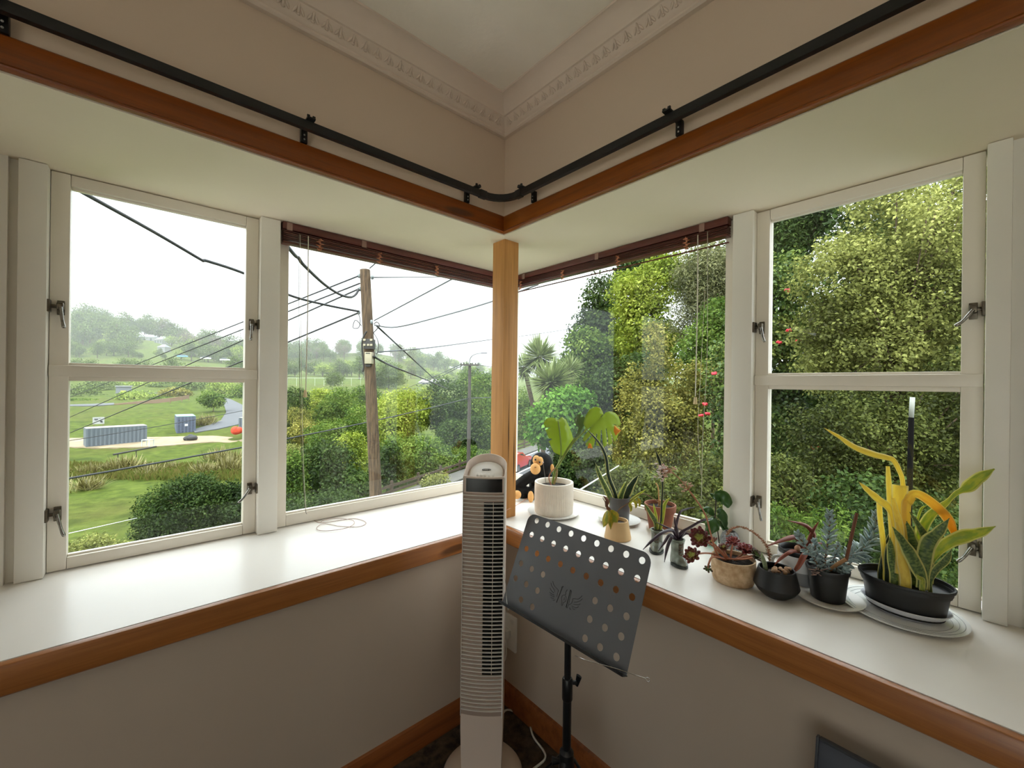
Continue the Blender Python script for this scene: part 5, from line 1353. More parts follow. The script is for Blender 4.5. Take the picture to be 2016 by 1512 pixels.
carpoly([(-1.74, -.62, 1.02), (-1.74, .62, 1.02), (-1.40, .56, 1.36), (-1.40, -.56, 1.36)], 'rear_window', CGL)
for x in (-1.25, 1.25):
    for s in (-1, 1):
        q = CM @ Vector((x, .80*s, .31)); ax = CM.to_3x3() @ Vector((0, 1, 0))
        w_ = MB().tube([q-ax*.10, q+ax*.09], .315, 24).build('wheel', TYRE, CA, smooth=.7)
        MB().tube([q-ax*.105, q+ax*.095], .20, 18).build('rim', RIM, w_, smooth=.7)
for s in (-1, 1): MB().box((-2.06, .45*s-.16, .78), (-1.98, .45*s+.16, .92), m=CM, bev=.02).build('tail_light', M('tail_red', (120, 10, 16), .2), CA, smooth=.5)

# ------------------------------------------------------------------ valley yard: containers, sign, shed, track
CONT = M('container_grey_blue', (98, 107, 116), .6, var=.08, vscale=.6); CTOP = M('container_roof', (160, 160, 152), .7); CBLU = M('container_blue', (86, 94, 114), .6, var=.1, vscale=.6); CTEAL = M('container_roof_teal', (112, 150, 136), .7)
def container(p0, p1, wdt, hgt, side, name, label, m1, m2, doors=False):
    """p0-p1: bottom front edge"""
    p0, p1 = Vector(p0), Vector(p1); z = min(p0.z, p1.z); p0.z = p1.z = z
    ax = (p1-p0); Ln = ax.length; ax.normalize(); nn = Vector((-ax.y, ax.x, 0))*side
    t = thing(name, (p0+p1)/2, label, 'container')
    R = Matrix(((ax.x, nn.x, 0, p0.x), (ax.y, nn.y, 0, p0.y), (0, 0, 1, z), (0, 0, 0, 1)))
    MB().box((0.03, 0.03, 0), (Ln-.03, wdt-.03, hgt-.05), m=R).build('body', m1, t)
    MB().box((0, 0, hgt-.05), (Ln, wdt, hgt), m=R).build('roof', m2, t)
    k = int(Ln/.45)
    for i in range(k+1):
        x = .1+(Ln-.2)*i/k; MB().box((x-.11, -.06, .12), (x+.11, wdt+.06, hgt-.14), m=R).build('corrugation', m1, t)
    for x in (.0, Ln-.16): MB().box((x, -.01, 0), (x+.16, wdt+.01, hgt-.05), m=R).build('corner_frame', m1, t)
    if doors:
        for z_ in (.4, .9, 1.4, 1.9, 2.3): MB().box((.1, -.05, z_), (Ln-.1, .02, z_+.06), m=R).build('door_bar', m2 if False else M('door_bar_grey', (92, 100, 124), .6) if 'door_bar_grey' not in bpy.data.materials else bpy.data.materials['door_bar_grey'], t)
        MB().box((Ln*.42, -.07, 1.25), (Ln*.58, -.04, 1.6), m=R).build('door_plate', M('plate_white', (228, 228, 228), .6), t)
    return t
container(at(169, 881, 57), at(289, 869.5, 62), 2.44, 2.62, 1, 'shipping_container', 'long grey blue shipping container on the sandy yard', CONT, CTOP)
container(at(347.5, 852, 69.5), at(385, 852, 71.2), 5.8, 2.9, 1, 'shipping_container', 'blue container seen end on with a pale green roof', CBLU, CTEAL, True)
container(at(470, 853, 66), at(490, 853, 66), 2.4, 2.5, 1, 'portable_shed', 'white topped grey shed by the casement edge', CONT, CTOP)
SAND = M('sandy_yard', (150, 134, 108), .9, c2=(124, 110, 86), vscale=.7)
def patch(name, px, mat, label, cat, lift=.12, kind='structure', zfun=True):
    """flat-lying ground patch: outline of (u, v, depth)"""
    pts = []
    for (u, d) in px:
        lat = (u-1008)/F_PX*d
        g = ground(lat, d, tz(lat, d)+lift); pts.append(g)
    bm = bmesh.new(); vs = [bm.verts.new(p) for p in pts]; es = [bm.edges.new((vs[i], vs[(i+1) % len(vs)])) for i in range(len(vs))]
    bmesh.ops.triangle_fill(bm, edges=es, use_beauty=True)
    ex_ = bmesh.ops.extrude_face_region(bm, geom=bm.faces[:])
    for g in ex_['geom']:
        if isinstance(g, bmesh.types.BMVert): g.co.z -= .5
    bmesh.ops.recalc_face_normals(bm, faces=bm.faces)
    me = bpy.data.meshes.new(name); bm.to_mesh(me); bm.free()
    return tag(finish(name, me, mat), label, cat, kind=kind)
patch('yard', [(60, 58), (200, 56.5), (300, 58), (420, 62), (500, 62), (500, 66), (420, 67), (330, 66), (200, 65), (60, 64)], SAND, 'sandy gravel yard around the containers', 'yard', .14)
TRK = M('gravel_road', (84, 86, 90), .9, var=.12, vscale=.4)
patch('gravel_road', [(385, 70), (430, 73), (470, 78), (482, 90), (478, 105), (455, 118), (430, 126), (415, 132), (400, 130), (425, 116), (442, 104), (446, 92), (436, 82), (410, 76), (380, 72)], TRK, 'grey gravel road curving up behind the containers', 'road', .16)
patch('gravel_road', [(130, 96), (180, 97), (225, 100), (225, 104), (180, 101), (130, 99)], TRK, 'short grey gravel track at the casement edge', 'road', .15)
wf = thing('paddock_fence', at(300, 790, 102), 'low brown paddock fence curving across the slope', 'fence')
pv = [(222, 796, 101), (245, 793.5, 102), (268, 791, 103), (290, 789, 104), (312, 786.5, 105), (335, 784, 106), (358, 781, 108), (372, 778, 110)]
PF = M('paddock_timber', (126, 104, 84), .85)
for a, b in zip(pv[:-1], pv[1:]):
    A, B = at(*a), at(*b)
    MB().tube([A, B], .07, 5).build('rail', PF, wf)
    m = MB(); m.add([A-Vector((0, 0, .9)), B-Vector((0, 0, .9)), B, A, A-Vector((0, .06, .9)), B-Vector((0, .06, .9)), B-Vector((0, .06, 0)), A-Vector((0, .06, 0))], [(0, 1, 2, 3), (7, 6, 5, 4), (0, 4, 5, 1), (1, 5, 6, 2), (2, 6, 7, 3), (3, 7, 4, 0)]); m.build('panel', PF, wf)
for a in pv: A = at(*a); MB().tube([A-Vector((0, 0, 1.4)), A+Vector((0, 0, .12))], .09, 6).build('post', PF, wf)
sg = thing('yard_sign', at(194, 836, 74), 'white rectangular notice board on the grass above the container', 'sign')
R = Matrix.Translation(at(194, 828, 74)) @ Matrix.Rotation(-_y+.72, 4, 'Z')
MB().box((-.75, -.03, -.62), (.75, .03, .62), m=R).build('board', M('sign_white', (170, 170, 170), .6), sg)
SGB = M('sign_black', (40, 42, 46), .6)
for a, b in (((-.55, .18), (-.05, .34)), ((-.45, .05), (-.15, .12)), ((.2, -.28), (.5, -.02)), ((.32, -.38), (.56, -.30)), ((.0, .40), (.3, .44))):
    MB().box((a[0], -.05, a[1]), (b[0], -.028, b[1]), m=R).build('sign_mark', SGB, sg)
for x in (-.6, .6): MB().tube([R @ Vector((x, .05, -1.6)), R @ Vector((x, .05, .6))], .05, 6).build('leg', PF, sg)
HUT = M('hut_grey', (120, 124, 130), .7); 
ht = thing('grey_hut', at(243, 776, 138), 'small grey hut with a lit window at the wood edge', 'building')
R = Matrix.Translation(at(243, 776, 138)+Vector((0, 0, -.4))) @ Matrix.Rotation(-_y+.70, 4, 'Z')
MB().box((-1.9, 0, 0), (1.9, 3, 2.9), m=R).build('wall', HUT, ht); MB().box((-2.1, -.3, 2.9), (2.1, 3.2, 3.15), m=R).build('roof', M('hut_roof', (150, 152, 154), .6), ht)
MB().box((-.7, -.06, .5), (.7, .02, 1.6), m=R).build('window', M('hut_window', (196, 196, 96), .3), ht); MB().box((-.75, -.08, .45), (.75, -.05, .62), m=R).build('window_sill', SGB, ht)  # lit look of the window painted on as yellow, no emission
wl = tag(MB().box((0, 0, 0), (11, .2, 1.0), m=Matrix.Translation(at(252, 778, 134)+Vector((0, 0, -.2))) @ Matrix.Rotation(-_y+.35, 4, 'Z')).build('low_wall', M('wall_concrete', (112, 114, 114), .8)), 'low pale concrete wall sloping beside the grey hut', 'wall')
for i, (u, v, d, col, lab) in enumerate([(467, 846, 64, (196, 64, 34), 'orange tarpaulin heap at the edge of the yard'), (376, 862, 63, (58, 58, 60), 'dark rubbish pile on the sandy yard')]):
    m = MB(); r_ = random.Random(i)
    for k in range(6): m.ball(at(u+r_.uniform(-5, 5), v+r_.uniform(-1, 3), d), (r_.uniform(.4, .7), r_.uniform(.4, .7), r_.uniform(.4, .6)), 8, 6)
    tag(m.build('debris_heap', M('heap_%d' % i, col, .8, var=.2, vscale=3), smooth=.6), lab, 'heap')
bn = thing('yard_table', at(292, 874, 57), 'pale bench table beside the long container', 'table')
R = Matrix.Translation(at(291, 877, 57)) @ Matrix.Rotation(-_y, 4, 'Z'); TBM = M('bench_pale', (196, 204, 200), .7)
MB().box((-.55, -.4, .75), (.55, .4, .82), m=R).build('table_top', TBM, bn)
for x in (-.5, .5):
    for y in (-.35, .35): MB().box((x-.04, y-.04, -.1), (x+.04, y+.04, .75), m=R).build('leg', TBM, bn)
FL = thing('trough', at(240, 893, 46), 'long thin dark trough lying in the grass', 'trough')
MB().tube([at(223, 895, 46), at(308, 879, 50)], .10, 6).build('beam', IRON, FL); 
for p in ((232, 895, 46.3), (268, 888, 48)): A = at(*p); MB().tube([A, A-Vector((0, 0, .7))], .05, 5).build('leg', IRON, FL)
# far houses
HW = M('house_white', (138, 140, 140), .7); HR = M('house_roof_grey', (120, 122, 126), .7); HRR = M('house_roof_red', (150, 96, 84), .7); HG = M('house_glass', (70, 76, 84), .3)
def house(u, v, d, w, h, dp, rot, label, roof=HR, rh=None, wins=3):
    b = at(u, v, d); t = thing('house', b, label, 'house'); R = Matrix.Translation(b) @ Matrix.Rotation(-_y+rot, 4, 'Z'); rh = rh or h*.55
    MB().box((-w/2, 0, -3), (w/2, dp, h), m=R).build('wall', HW, t)
    m = MB(); e = .4
    m.add([R @ Vector(p) for p in ((-w/2-e, -e, h), (w/2+e, -e, h), (w/2+e, dp+e, h), (-w/2-e, dp+e, h), (-w/2+dp*.3, dp/2, h+rh), (w/2-dp*.3, dp/2, h+rh))], [(0, 1, 5, 4), (1, 2, 5), (2, 3, 4, 5), (3, 0, 4), (0, 3, 2, 1)]); m.build('roof', roof, t)
    for k in range(wins):
        x = -w/2+w*(k+.5)/wins; o_ = MB().box((x-.6, -.08, h*.35), (x+.6, .02, h*.8), m=R).build('window', HG, t)
    return t
house(284, 674, 379, 15, 5.0, 10, .3, 'white villa with grey roof high on the misty hillside')
house(311, 678, 374, 10, 4.4, 9, -.3, 'white gabled house beside the hillside villa', rh=3.2)
house(317, 694, 339, 6, 4.5, 6, 0, 'small dark fronted shed below the hillside villa', wins=1)
for i, (u, lab) in enumerate([(834, 'first'), (853, 'second'), (870, 'third')]):
    house(u, 759, 205, 4.6, 1.6, 5, 0, ['white roofed field pavilion nearest the dark round tree', 'white roofed field pavilion in the middle of three', 'white roofed field pavilion nearest the street light pole'][i], roof=M('pav_%d' % i, (170, 168, 166), .6), rh=1.6, wins=1)
CARM = [M('far_car_%d' % i, c_, .3) for i, c_ in enumerate([(120, 170, 214), (226, 228, 230), (214, 216, 216)])]
for i, (u, v, lab) in enumerate([(359, 703, 'tiny blue car parked on the far field'), (405, 707, 'tiny white car on the far field beside the round tree'), (443, 710, 'tiny pale car on the far field near the casement edge')]):
    b = at(u, v, 240); b.z -= .2; t = thing('parked_car', b, lab, 'car'); R = Matrix.Translation(b) @ Matrix.Rotation(-_y, 4, 'Z')
    MB().box((-2.6, -.9, .3), (2.6, .9, 1.1), m=R, bev=.2).build('body', CARM[i], t, smooth=.6); MB().box((-1.6, -.8, 1.1), (1.3, .8, 1.8), m=R, bev=.25).build('cabin', HG, t, smooth=.6)
# pitch fence across the far field
pf_ = thing('pitch_fence', at(700, 752, 165), 'faint wire fence along the far playing field', 'fence')
FNM = M('fence_grey', (196, 202, 200), .6)
MB().tube([at(566, 744, 165), at(712, 744.5, 168)], .05, 5).build('top_rail', FNM, pf_); 
for k in range(9): A = at(566+k*18, 744, 165+k*.35); MB().tube([A, A-Vector((0, 0, 3.2))], .05, 5).build('post', FNM, pf_)
# white stay wire and black pole just outside the glass
tag(MB().tube([at(1120, 978, 3.4), at(1218, 917, 5.2)], .0065, 8).build('stay_cable', M('stay_white', (226, 226, 222), .5), smooth=3), 'white stay cable slanting up outside behind the ribbed pot', 'cable')
tag(MB().tube([at(136, 1050, 14), at(270, 1020, 17.5)], .013, 8).build('garden_pipe', bpy.data.materials['stay_white'], smooth=3), 'white pipe slanting over the near lawn by the dark bush', 'pipe')
bpole = thing('clothes_prop', at(1790, 1120, 2.9), 'black pole with grey tip standing outside the casement', 'pole')
gp = at(1787, 960, 2.9)
MB().tube([Vector((gp.x, gp.y, -.75)), at(1794, 822, 2.9)], .016, 10).build('shaft', M('prop_black', (7, 7, 8), .9, spec=.05), bpole, smooth=3); MB().tube([at(1794, 822, 2.9), at(1796.5, 782, 2.9)], .0145, 10).build('tip', M('prop_grey', (140, 144, 138), .5), bpole, smooth=3)

# ================================================================== vegetation
def leaf_mesh(name, P, T, Nn, size, aspect, fold=.12):
    """P: (n,3) base points, T: directions, Nn: normals, size: (n,)"""
    n = len(P); B = np.cross(Nn, T); B /= np.linalg.norm(B, axis=1, keepdims=True)+1e-9
    s = size[:, None]
    v = np.empty((n, 4, 3), dtype=np.float32)
    v[:, 0] = P; v[:, 2] = P+T*s
    mid = P+T*s*.5
    v[:, 1] = mid+B*s*aspect*.5+Nn*s*fold; v[:, 3] = mid-B*s*aspect*.5+Nn*s*fold
    me = bpy.data.meshes.new(name)
    me.vertices.add(4*n); me.vertices.foreach_set('co', v.ravel())
    me.loops.add(4*n); me.loops.foreach_set('vertex_index', np.arange(4*n, dtype=np.int32))
    me.polygons.add(n); me.polygons.foreach_set('loop_start', np.arange(0, 4*n, 4, dtype=np.int32)); me.polygons.foreach_set('loop_total', np.full(n, 4, dtype=np.int32))
    me.update(calc_edges=True)
    return me
def cloud(blobs, n, size, seed, clump=14, droop=.15, spread=2.0, up=.35, inner=.25):
    rs = np.random.RandomState(seed)
    C = np.array([b[0] for b in blobs]); R = np.array([b[1] for b in blobs], dtype=float)
    area = (R[:, 0]*R[:, 1]*R[:, 2])**(2/3); area /= area.sum()
    K = max(8, n//clump)
    bi = rs.choice(len(blobs), K, p=area)
    d = rs.normal(size=(K, 3)); d /= np.linalg.norm(d, axis=1, keepdims=True)
    f = np.where(rs.rand(K) < inner, rs.uniform(.35, .85, K), rs.uniform(.82, 1.06, K))
    ctr = C[bi]+d*R[bi]*f[:, None]
    idx = np.repeat(np.arange(K), clump)[:n] if K*clump >= n else np.tile(np.repeat(np.arange(K), clump), 2)[:n]
    n = len(idx)
    off = rs.normal(size=(n, 3)); off /= np.linalg.norm(off, axis=1, keepdims=True)
    P = ctr[idx]+off*(size*spread*rs.uniform(.35, 1.15, n)**.7)[:, None]*np.array([1, 1, .75])
    out = d[idx]*.45+off*.65; out /= np.linalg.norm(out, axis=1, keepdims=True)+1e-9
    Nn = out*.7+np.array([0, 0, up])+rs.normal(size=(n, 3))*.55; Nn /= np.linalg.norm(Nn, axis=1, keepdims=True)
    T = rs.normal(size=(n, 3))+out*.6+np.array([0, 0, -droop]); T -= Nn*np.sum(T*Nn, axis=1, keepdims=True); T /= np.linalg.norm(T, axis=1, keepdims=True)+1e-9
    return P, T, Nn, size*rs.uniform(.65, 1.25, n), ctr
BARK = M('bark_brown', (92, 76, 60), .9, var=.35, vscale=6)
def tree(name, label, cat, px, d, n, size, mat, seed, group=None, aspect=.55, trunk=True, tz_=None, clump=14, thick=.6, inner=.25, spread=1.5, twigs=0, depthk=.85):
    """px: blobs as (u, v, ru, rv[, depth offset]) in photo pixels at depth d; the crown has the same depth as width"""
    if d >= 10: size *= .60; n = int(n*2.4); clump = int(clump*2.6); spread = max(spread, 2.7)
    elif n > 5000: clump = int(clump*2.2); spread = max(spread, 3.0)
    blobs = []
    for b in px:
        dd = b[4] if len(b) > 4 else 0.0; D_ = d+dd
        c = at(b[0], b[1], D_); rx, rz = b[2]*D_/F_PX, b[3]*D_/F_PX
        blobs.append((np.array(c), (rx*depthk, rx*depthk, rz)))
    c0 = np.mean([b[0] for b in blobs], axis=0)
    lat = float(np.dot(c0-CAM, _rt)); dep = float(np.dot(c0-CAM, FW))
    z0 = tz_ if tz_ is not None else tz(lat, max(dep, 2.1))-.05
    t = thing(name, (c0[0], c0[1], z0), label, cat, group)
    P, T, Nn, S, ctr = cloud(blobs, n, size, seed, clump, inner=inner, spread=spread)
    P[:, 2] = np.maximum(P[:, 2], z0+.03)
    finish('foliage', leaf_mesh('foliage', P, T, Nn, S, aspect), mat, t)
    if trunk:
        rr = random.Random(seed); zt = max(c0[2], z0+.5); w = max(.03, .035*max(b[1][0] for b in blobs)*thick*2)
        base_ = Vector((c0[0], c0[1], z0-.1))
        MB().tube(spline([base_, base_.lerp(Vector((c0[0]+w, c0[1], zt)), .5)+Vector((w, w, 0)), Vector((c0[0], c0[1], zt))], 4), [w]*5+[w*.8]*3+[w*.6], 8).build('trunk', BARK, t, smooth=3)
        m = MB(); kk = twigs or min(10, 4+len(blobs))
        for k in range(kk):
            c_ = Vector(ctr[rr.randrange(len(ctr))]); s_ = Vector((c0[0], c0[1], z0+(zt-z0)*rr.uniform(.45, 1)))
            m.tube(spline([s_, s_.lerp(c_, .5)+Vector((0, 0, .06*(c_-s_).length)), c_], 3), [w*.45]*3+[w*.3]*3+[w*.08], 5)
        m.build('branches', BARK, t, smooth=3)
    return t
LM = dict(
 dark=leaf_mat('leaf_dark', [(26, 38, 18), (46, 64, 28), (64, 84, 36), (92, 110, 50)], .25, .06),
 mid=leaf_mat('leaf_mid', [(40, 58, 22), (72, 98, 36), (102, 124, 50), (136, 154, 72)], .3, .06),
 lime=leaf_mat('leaf_lime', [(70, 88, 28), (116, 134, 44), (150, 162, 62), (180, 186, 92)], .35, .06),
 olive=leaf_mat('leaf_olive', [(50, 52, 22), (102, 102, 46), (144, 140, 66), (184, 176, 100)], .3, .06, vscale=1.2),
 bright=leaf_mat('leaf_bright', [(44, 76, 22), (80, 122, 36), (106, 148, 52), (142, 174, 84)], .35, .08),
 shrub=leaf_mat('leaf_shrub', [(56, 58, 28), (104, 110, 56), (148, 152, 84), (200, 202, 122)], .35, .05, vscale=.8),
 shrubd=leaf_mat('leaf_shrub_shade', [(34, 40, 18), (62, 70, 32), (98, 106, 52), (146, 152, 84)], .3, .05, vscale=.8),  # darker copy of the shrub leaves, shade put into the colours
 camel=leaf_mat('leaf_camellia', [(30, 46, 24), (58, 80, 38), (98, 118, 54), (170, 174, 92)], .2, .12, rough=.4, vscale=.8),
 grey=leaf_mat('leaf_greygreen', [(58, 62, 40), (94, 98, 62), (128, 130, 84), (160, 160, 110)], .25, .15),
 far=leaf_mat('leaf_far', [(52, 66, 34), (78, 94, 48), (100, 118, 62), (126, 140, 82)], .2, .05, vscale=.08),
 farl=leaf_mat('leaf_far_light', [(86, 106, 44), (118, 138, 60), (146, 162, 78), (164, 176, 96)], .2, .05, vscale=.08),
 bare=leaf_mat('leaf_bare', [(96, 88, 76), (116, 108, 96), (128, 120, 108)], .1, .05, vscale=.1),
 flax=leaf_mat('leaf_flax', [(62, 60, 32), (108, 102, 56), (142, 136, 84), (92, 82, 50)], .2, .2, vscale=.3),
 cord=leaf_mat('leaf_cordyline', [(86, 104, 50), (126, 140, 80), (160, 170, 112)], .25, .3, vscale=.4),
)
T_ = tree
# --- middle pane, beyond the fence
T_('bush', 'dark green rounded bush low beside the mullion and the near fence', 'bush', [(640, 930, 62, 58), (690, 965, 50, 34, -2)], 27, 5200, .34, LM['dark'], 21)
T_('bush', 'narrow dark conifer like bush at the casement mullion', 'bush', [(572, 960, 26, 52), (575, 920, 16, 30)], 24, 2600, .26, LM['mid'], 22)
T_('tree', 'bright yellow green tree just right of the utility pole', 'tree', [(790, 815, 62, 46), (770, 860, 40, 40, -3), (840, 800, 40, 34, 2)], 56, 6500, .55, LM['lime'], 23)
T_('tree', 'dark dome shaped tree in front of the street light pole', 'tree', [(878, 800, 52, 52), (900, 840, 40, 50, -2)], 58, 6000, .55, LM['dark'], 24)
T_('tree', 'mid green tree between street light pole and corner post', 'tree', [(950, 785, 34, 50), (960, 830, 30, 50, -4)], 60, 4200, .5, LM['mid'], 25)
T_('bush', 'wide yellowish green bush above the timber fence', 'bush', [(830, 900, 60, 36), (785, 900, 40, 40), (870, 905, 36, 26)], 36, 5200, .36, LM['mid'], 26)
T_('bush', 'deep green bush below the street light pole', 'bush', [(900, 868, 44, 40), (940, 860, 30, 36)], 42, 4200, .4, LM['dark'], 27)
T_('tree', 'dull green tree left of the pole below the far field', 'tree', [(675, 802, 40, 36), (650, 830, 36, 34)], 66, 4200, .55, LM['mid'], 28)
T_('tree', 'yellow green round tree near the hanging cord tassel', 'tree', [(618, 800, 34, 30), (640, 790, 22, 22)], 74, 3200, .6, LM['lime'], 29)
T_('tree', 'shadowy green tree at the mullion below the far field', 'tree', [(580, 800, 28, 36), (575, 840, 26, 34)], 62, 3200, .5, LM['dark'], 30)
T_('bush', 'tangled green bush behind the pole at mid height', 'bush', [(680, 865, 50, 36), (640, 860, 40, 26), (710, 830, 26, 30)], 48, 4600, .42, LM['mid'], 31)
T_('bush', 'lime green bush directly left of the pole foot', 'bush', [(692, 880, 24, 30), (700, 905, 26, 26)], 34, 2400, .32, LM['lime'], 32)
T_('bush', 'bushy green shrub at the fence right of the pole', 'bush', [(765, 935, 40, 24), (760, 905, 30, 30)], 29, 2600, .28, LM['dark'], 33)
T_('bush', 'dark low bush under the lower corner of the middle pane', 'bush', [(600, 1005, 50, 26), (660, 995, 46, 22)], 21, 2800, .24, LM['dark'], 34)
T_('bush', 'pale flowering garden bush inside the fence near the fan', 'bush', [(850, 950, 22, 10), (868, 944, 14, 8)], 20, 900, .16, LM['shrub'], 35)
T_('tree', 'lone spreading tree on the far field left of the pole', 'tree', [(660, 745, 16, 12), (648, 752, 8, 8)], 150, 900, .8, LM['far'], 36, thick=.4)
T_('tree', 'large dark round tree on the far field behind the pole', 'tree', [(765, 735, 28, 26), (745, 745, 14, 16), (785, 745, 12, 14)], 165, 2600, 1.1, LM['far'], 37)
T_('tree', 'small dark tree beside the far pavilions', 'tree', [(897, 757, 14, 9)], 190, 500, 1.2, LM['far'], 38)
for i, (u, v, ru, rv, d, mt, lab) in enumerate([(930, 752, 26, 22, 90, 'mid', 'green tree under the street lamp arm'), (720, 778, 24, 16, 100, 'mid', 'small green tree hugging the pole'), (600, 850, 30, 22, 52, 'olive', 'brownish green bush by the cord tassel'),
        (570, 900, 30, 20, 34, 'shrub', 'pale grassy bush beside the mullion'), (920, 905, 40, 22, 38, 'mid', 'green bush at the street light pole foot')]):
    T_('bush', lab, 'bush', [(u, v, ru, rv)], d, 1800, d*.008, LM[mt], 40+i)
T_('cabbage_palm', 'small golden yellow cabbage palm among the dark bushes', 'tree', [(588, 815, 12, 9)], 58, 260, .9, LM['olive'], 46, aspect=.12)
T_('hedge', 'dense green hedge beyond the street at the corner post', 'hedge', [(1035, 830, 26, 40), (1020, 800, 30, 40), (1065, 830, 20, 34)], 62, 3600, .5, LM['mid'], 47)
# --- casement, near garden
T_('bush', 'large dark round bush on the near lawn', 'bush', [(360, 1000, 78, 56), (320, 1030, 50, 36), (400, 985, 50, 48)], 22, 10000, .22, LM['dark'], 50)
T_('bush', 'dark bush at the casement latch on the near lawn', 'bush', [(470, 1005, 46, 48), (450, 980, 26, 26)], 22.5, 4200, .24, LM['dark'], 51)
T_('bush', 'sparse light green shrub in the lower corner of the casement', 'bush', [(170, 1075, 40, 14), (215, 1085, 30, 12)], 18.5, 1500, .2, LM['shrub'], 52, clump=8)
def flax(u, v, r, d, n, label, seed, mat='flax', h=1.0):
    rr = np.random.RandomState(seed); c = at(u, v, d); lat = float(np.dot(np.array(c)-CAM, _rt)); c.z = tz(lat, d)
    t = thing('flax_bush', c, label, 'bush', 'flax bushes in the valley'); R = r*d/F_PX
    w = rr.uniform(0, 2*math.pi, n); e = rr.uniform(.35, 1.35, n)
    T = np.stack([np.cos(w)*np.cos(e), np.sin(w)*np.cos(e), np.sin(e)], 1); Nn = np.stack([-np.cos(w)*np.sin(e), -np.sin(w)*np.sin(e), np.cos(e)], 1)
    P = np.array(c)+rr.normal(size=(n, 3))*np.array([R*.3, R*.3, .02])
    finish('blades', leaf_mesh('blades', P, T, Nn, R*rr.uniform(.6, 1.15, n)*h, .07, -.02), LM[mat], t)
    return t
for i, a in enumerate([(248, 912, 34, 41, 260, 'big arching flax bush below the thin trough'), (175, 928, 26, 39, 200, 'dusty flax bush at the outer casement stile'), (172, 962, 32, 33, 220, 'pale flax bush low on the lawn by the outer stile'), (212, 922, 24, 40, 150, 'flax bush between the dusty one and the arching one'),
        (300, 920, 24, 40, 150, 'small brownish flax bush right of the arching one'), (402, 918, 28, 40, 200, 'striped flax bush left of the golden one'), (452, 908, 34, 41, 240, 'golden flax bush near the lower latch'), (430, 884, 30, 48, 200, 'reddish flax bush under the orange heap'), (462, 888, 26, 47, 160, 'russet flax bush at the inner stile'),
        (340, 915, 20, 42, 120, 'brown tussock flax in the middle of the lawn strip'), (408, 800, 22, 78, 180, 'pale flax bush inside the bend of the gravel road'), (398, 812, 20, 76, 160, 'yellowish flax bush at the foot of the road bend'), (280, 930, 18, 38, 90, 'low dark flax tuft on the lawn strip')]):
    flax(*a, 60+i)
# brown rank grass strip
rs3 = np.random.RandomState(9); n = 5200
uu = rs3.uniform(120, 500, n); dd3 = rs3.uniform(36.5, 44, n)
P = np.array([np.array(ground((u-1008)/F_PX*d, d, tz((u-1008)/F_PX*d, d)-.02)) for u, d in zip(uu, dd3)])
w = rs3.uniform(0, 6.28, n); T = np.stack([np.cos(w)*.35, np.sin(w)*.35, np.full(n, .9)], 1); T /= np.linalg.norm(T, axis=1, keepdims=True); Nn = np.stack([-np.sin(w), np.cos(w), np.zeros(n)], 1)
tag(finish('rank_grass', leaf_mesh('rank_grass', P, T, Nn, rs3.uniform(.3, .75, n), .22, 0), leaf_mat('leaf_rank', [(70, 74, 30), (104, 98, 52), (88, 102, 42), (122, 108, 66)], .2, .05, vscale=.2)), 'strip of brown and green rank grass between the lawns', 'grass', kind='stuff')
# --- bushes behind the yard
for i, (u, v, ru, rv, d, mt, lab) in enumerate([(160, 782, 34, 22, 128, 'far', 'dark tree clump left of the grey hut'), (205, 768, 30, 18, 150, 'far', 'tree directly behind the grey hut wall'), (150, 808, 24, 12, 112, 'mid', 'low bush at the casement edge above the track'), (285, 762, 26, 14, 165, 'farl', 'light green tree right of the grey hut'),
        (330, 766, 24, 10, 160, 'far', 'bush on the slope above the paddock fence'), (385, 764, 30, 14, 150, 'far', 'dark bush left of the road bend top'), (440, 768, 30, 16, 140, 'farl', 'bright bush beyond the road bend'), (478, 778, 22, 20, 125, 'mid', 'green bush at the inner stile beyond the road'), (315, 792, 12, 5, 118, 'mid', 'small round bush on the embankment'), (268, 782, 30, 6, 118, 'farl', 'ragged scrub below the low wall'),
        (345, 775, 22, 6, 128, 'olive', 'brownish scrub under the hillside bushes'), (415, 786, 18, 10, 92, 'mid', 'round bush inside the road bend')]):
    T_('scrub_bush', lab, 'bush', [(u, v, ru, rv), (u+ru*.5, v+rv*.4, ru*.6, rv*.6)], d, 1500, d*.0078, LM[mt], 80+i, group='bushes around the far yard')
# --- far forest: copies of a few trees
protos = []
for i, (mt, asp, tall, n) in enumerate([('far', .6, 1.0, 1500), ('far', .6, 1.3, 1500), ('farl', .6, .9, 1400), ('bare', .3, 1.25, 700), ('farl', .6, 1.1, 1400)]):
    rs4 = np.random.RandomState(100+i); R = 4.2
    bl = [(np.array([rs4.uniform(-2, 2), rs4.uniform(-2, 2), 5.5*tall+rs4.uniform(-1.5, 2.2)]), (R*rs4.uniform(.5, .8), R*rs4.uniform(.5, .8), R*.6*tall)) for _ in range(4)]
    P, T, Nn, S, ctr = cloud(bl, n, .75, 120+i, clump=12)
    P[:, 2] = np.maximum(P[:, 2], .2)
    me = leaf_mesh('foliage', P, T, Nn, S, asp); me.materials.append(LM[mt])
    mt_ = MB().tube([(0, 0, -1), (0, 0, 5*tall), (.3, .2, 8.5*tall)], [.3, .22, .05], 6)
    for k in range(8): c_ = ctr[rs4.randint(len(ctr))]; mt_.tube([(0, 0, 3.5*tall), tuple(c_)], [.12, .03], 4)
    tm = mt_.mesh('trunk'); tm.materials.append(BARK)
    protos.append((me, tm))
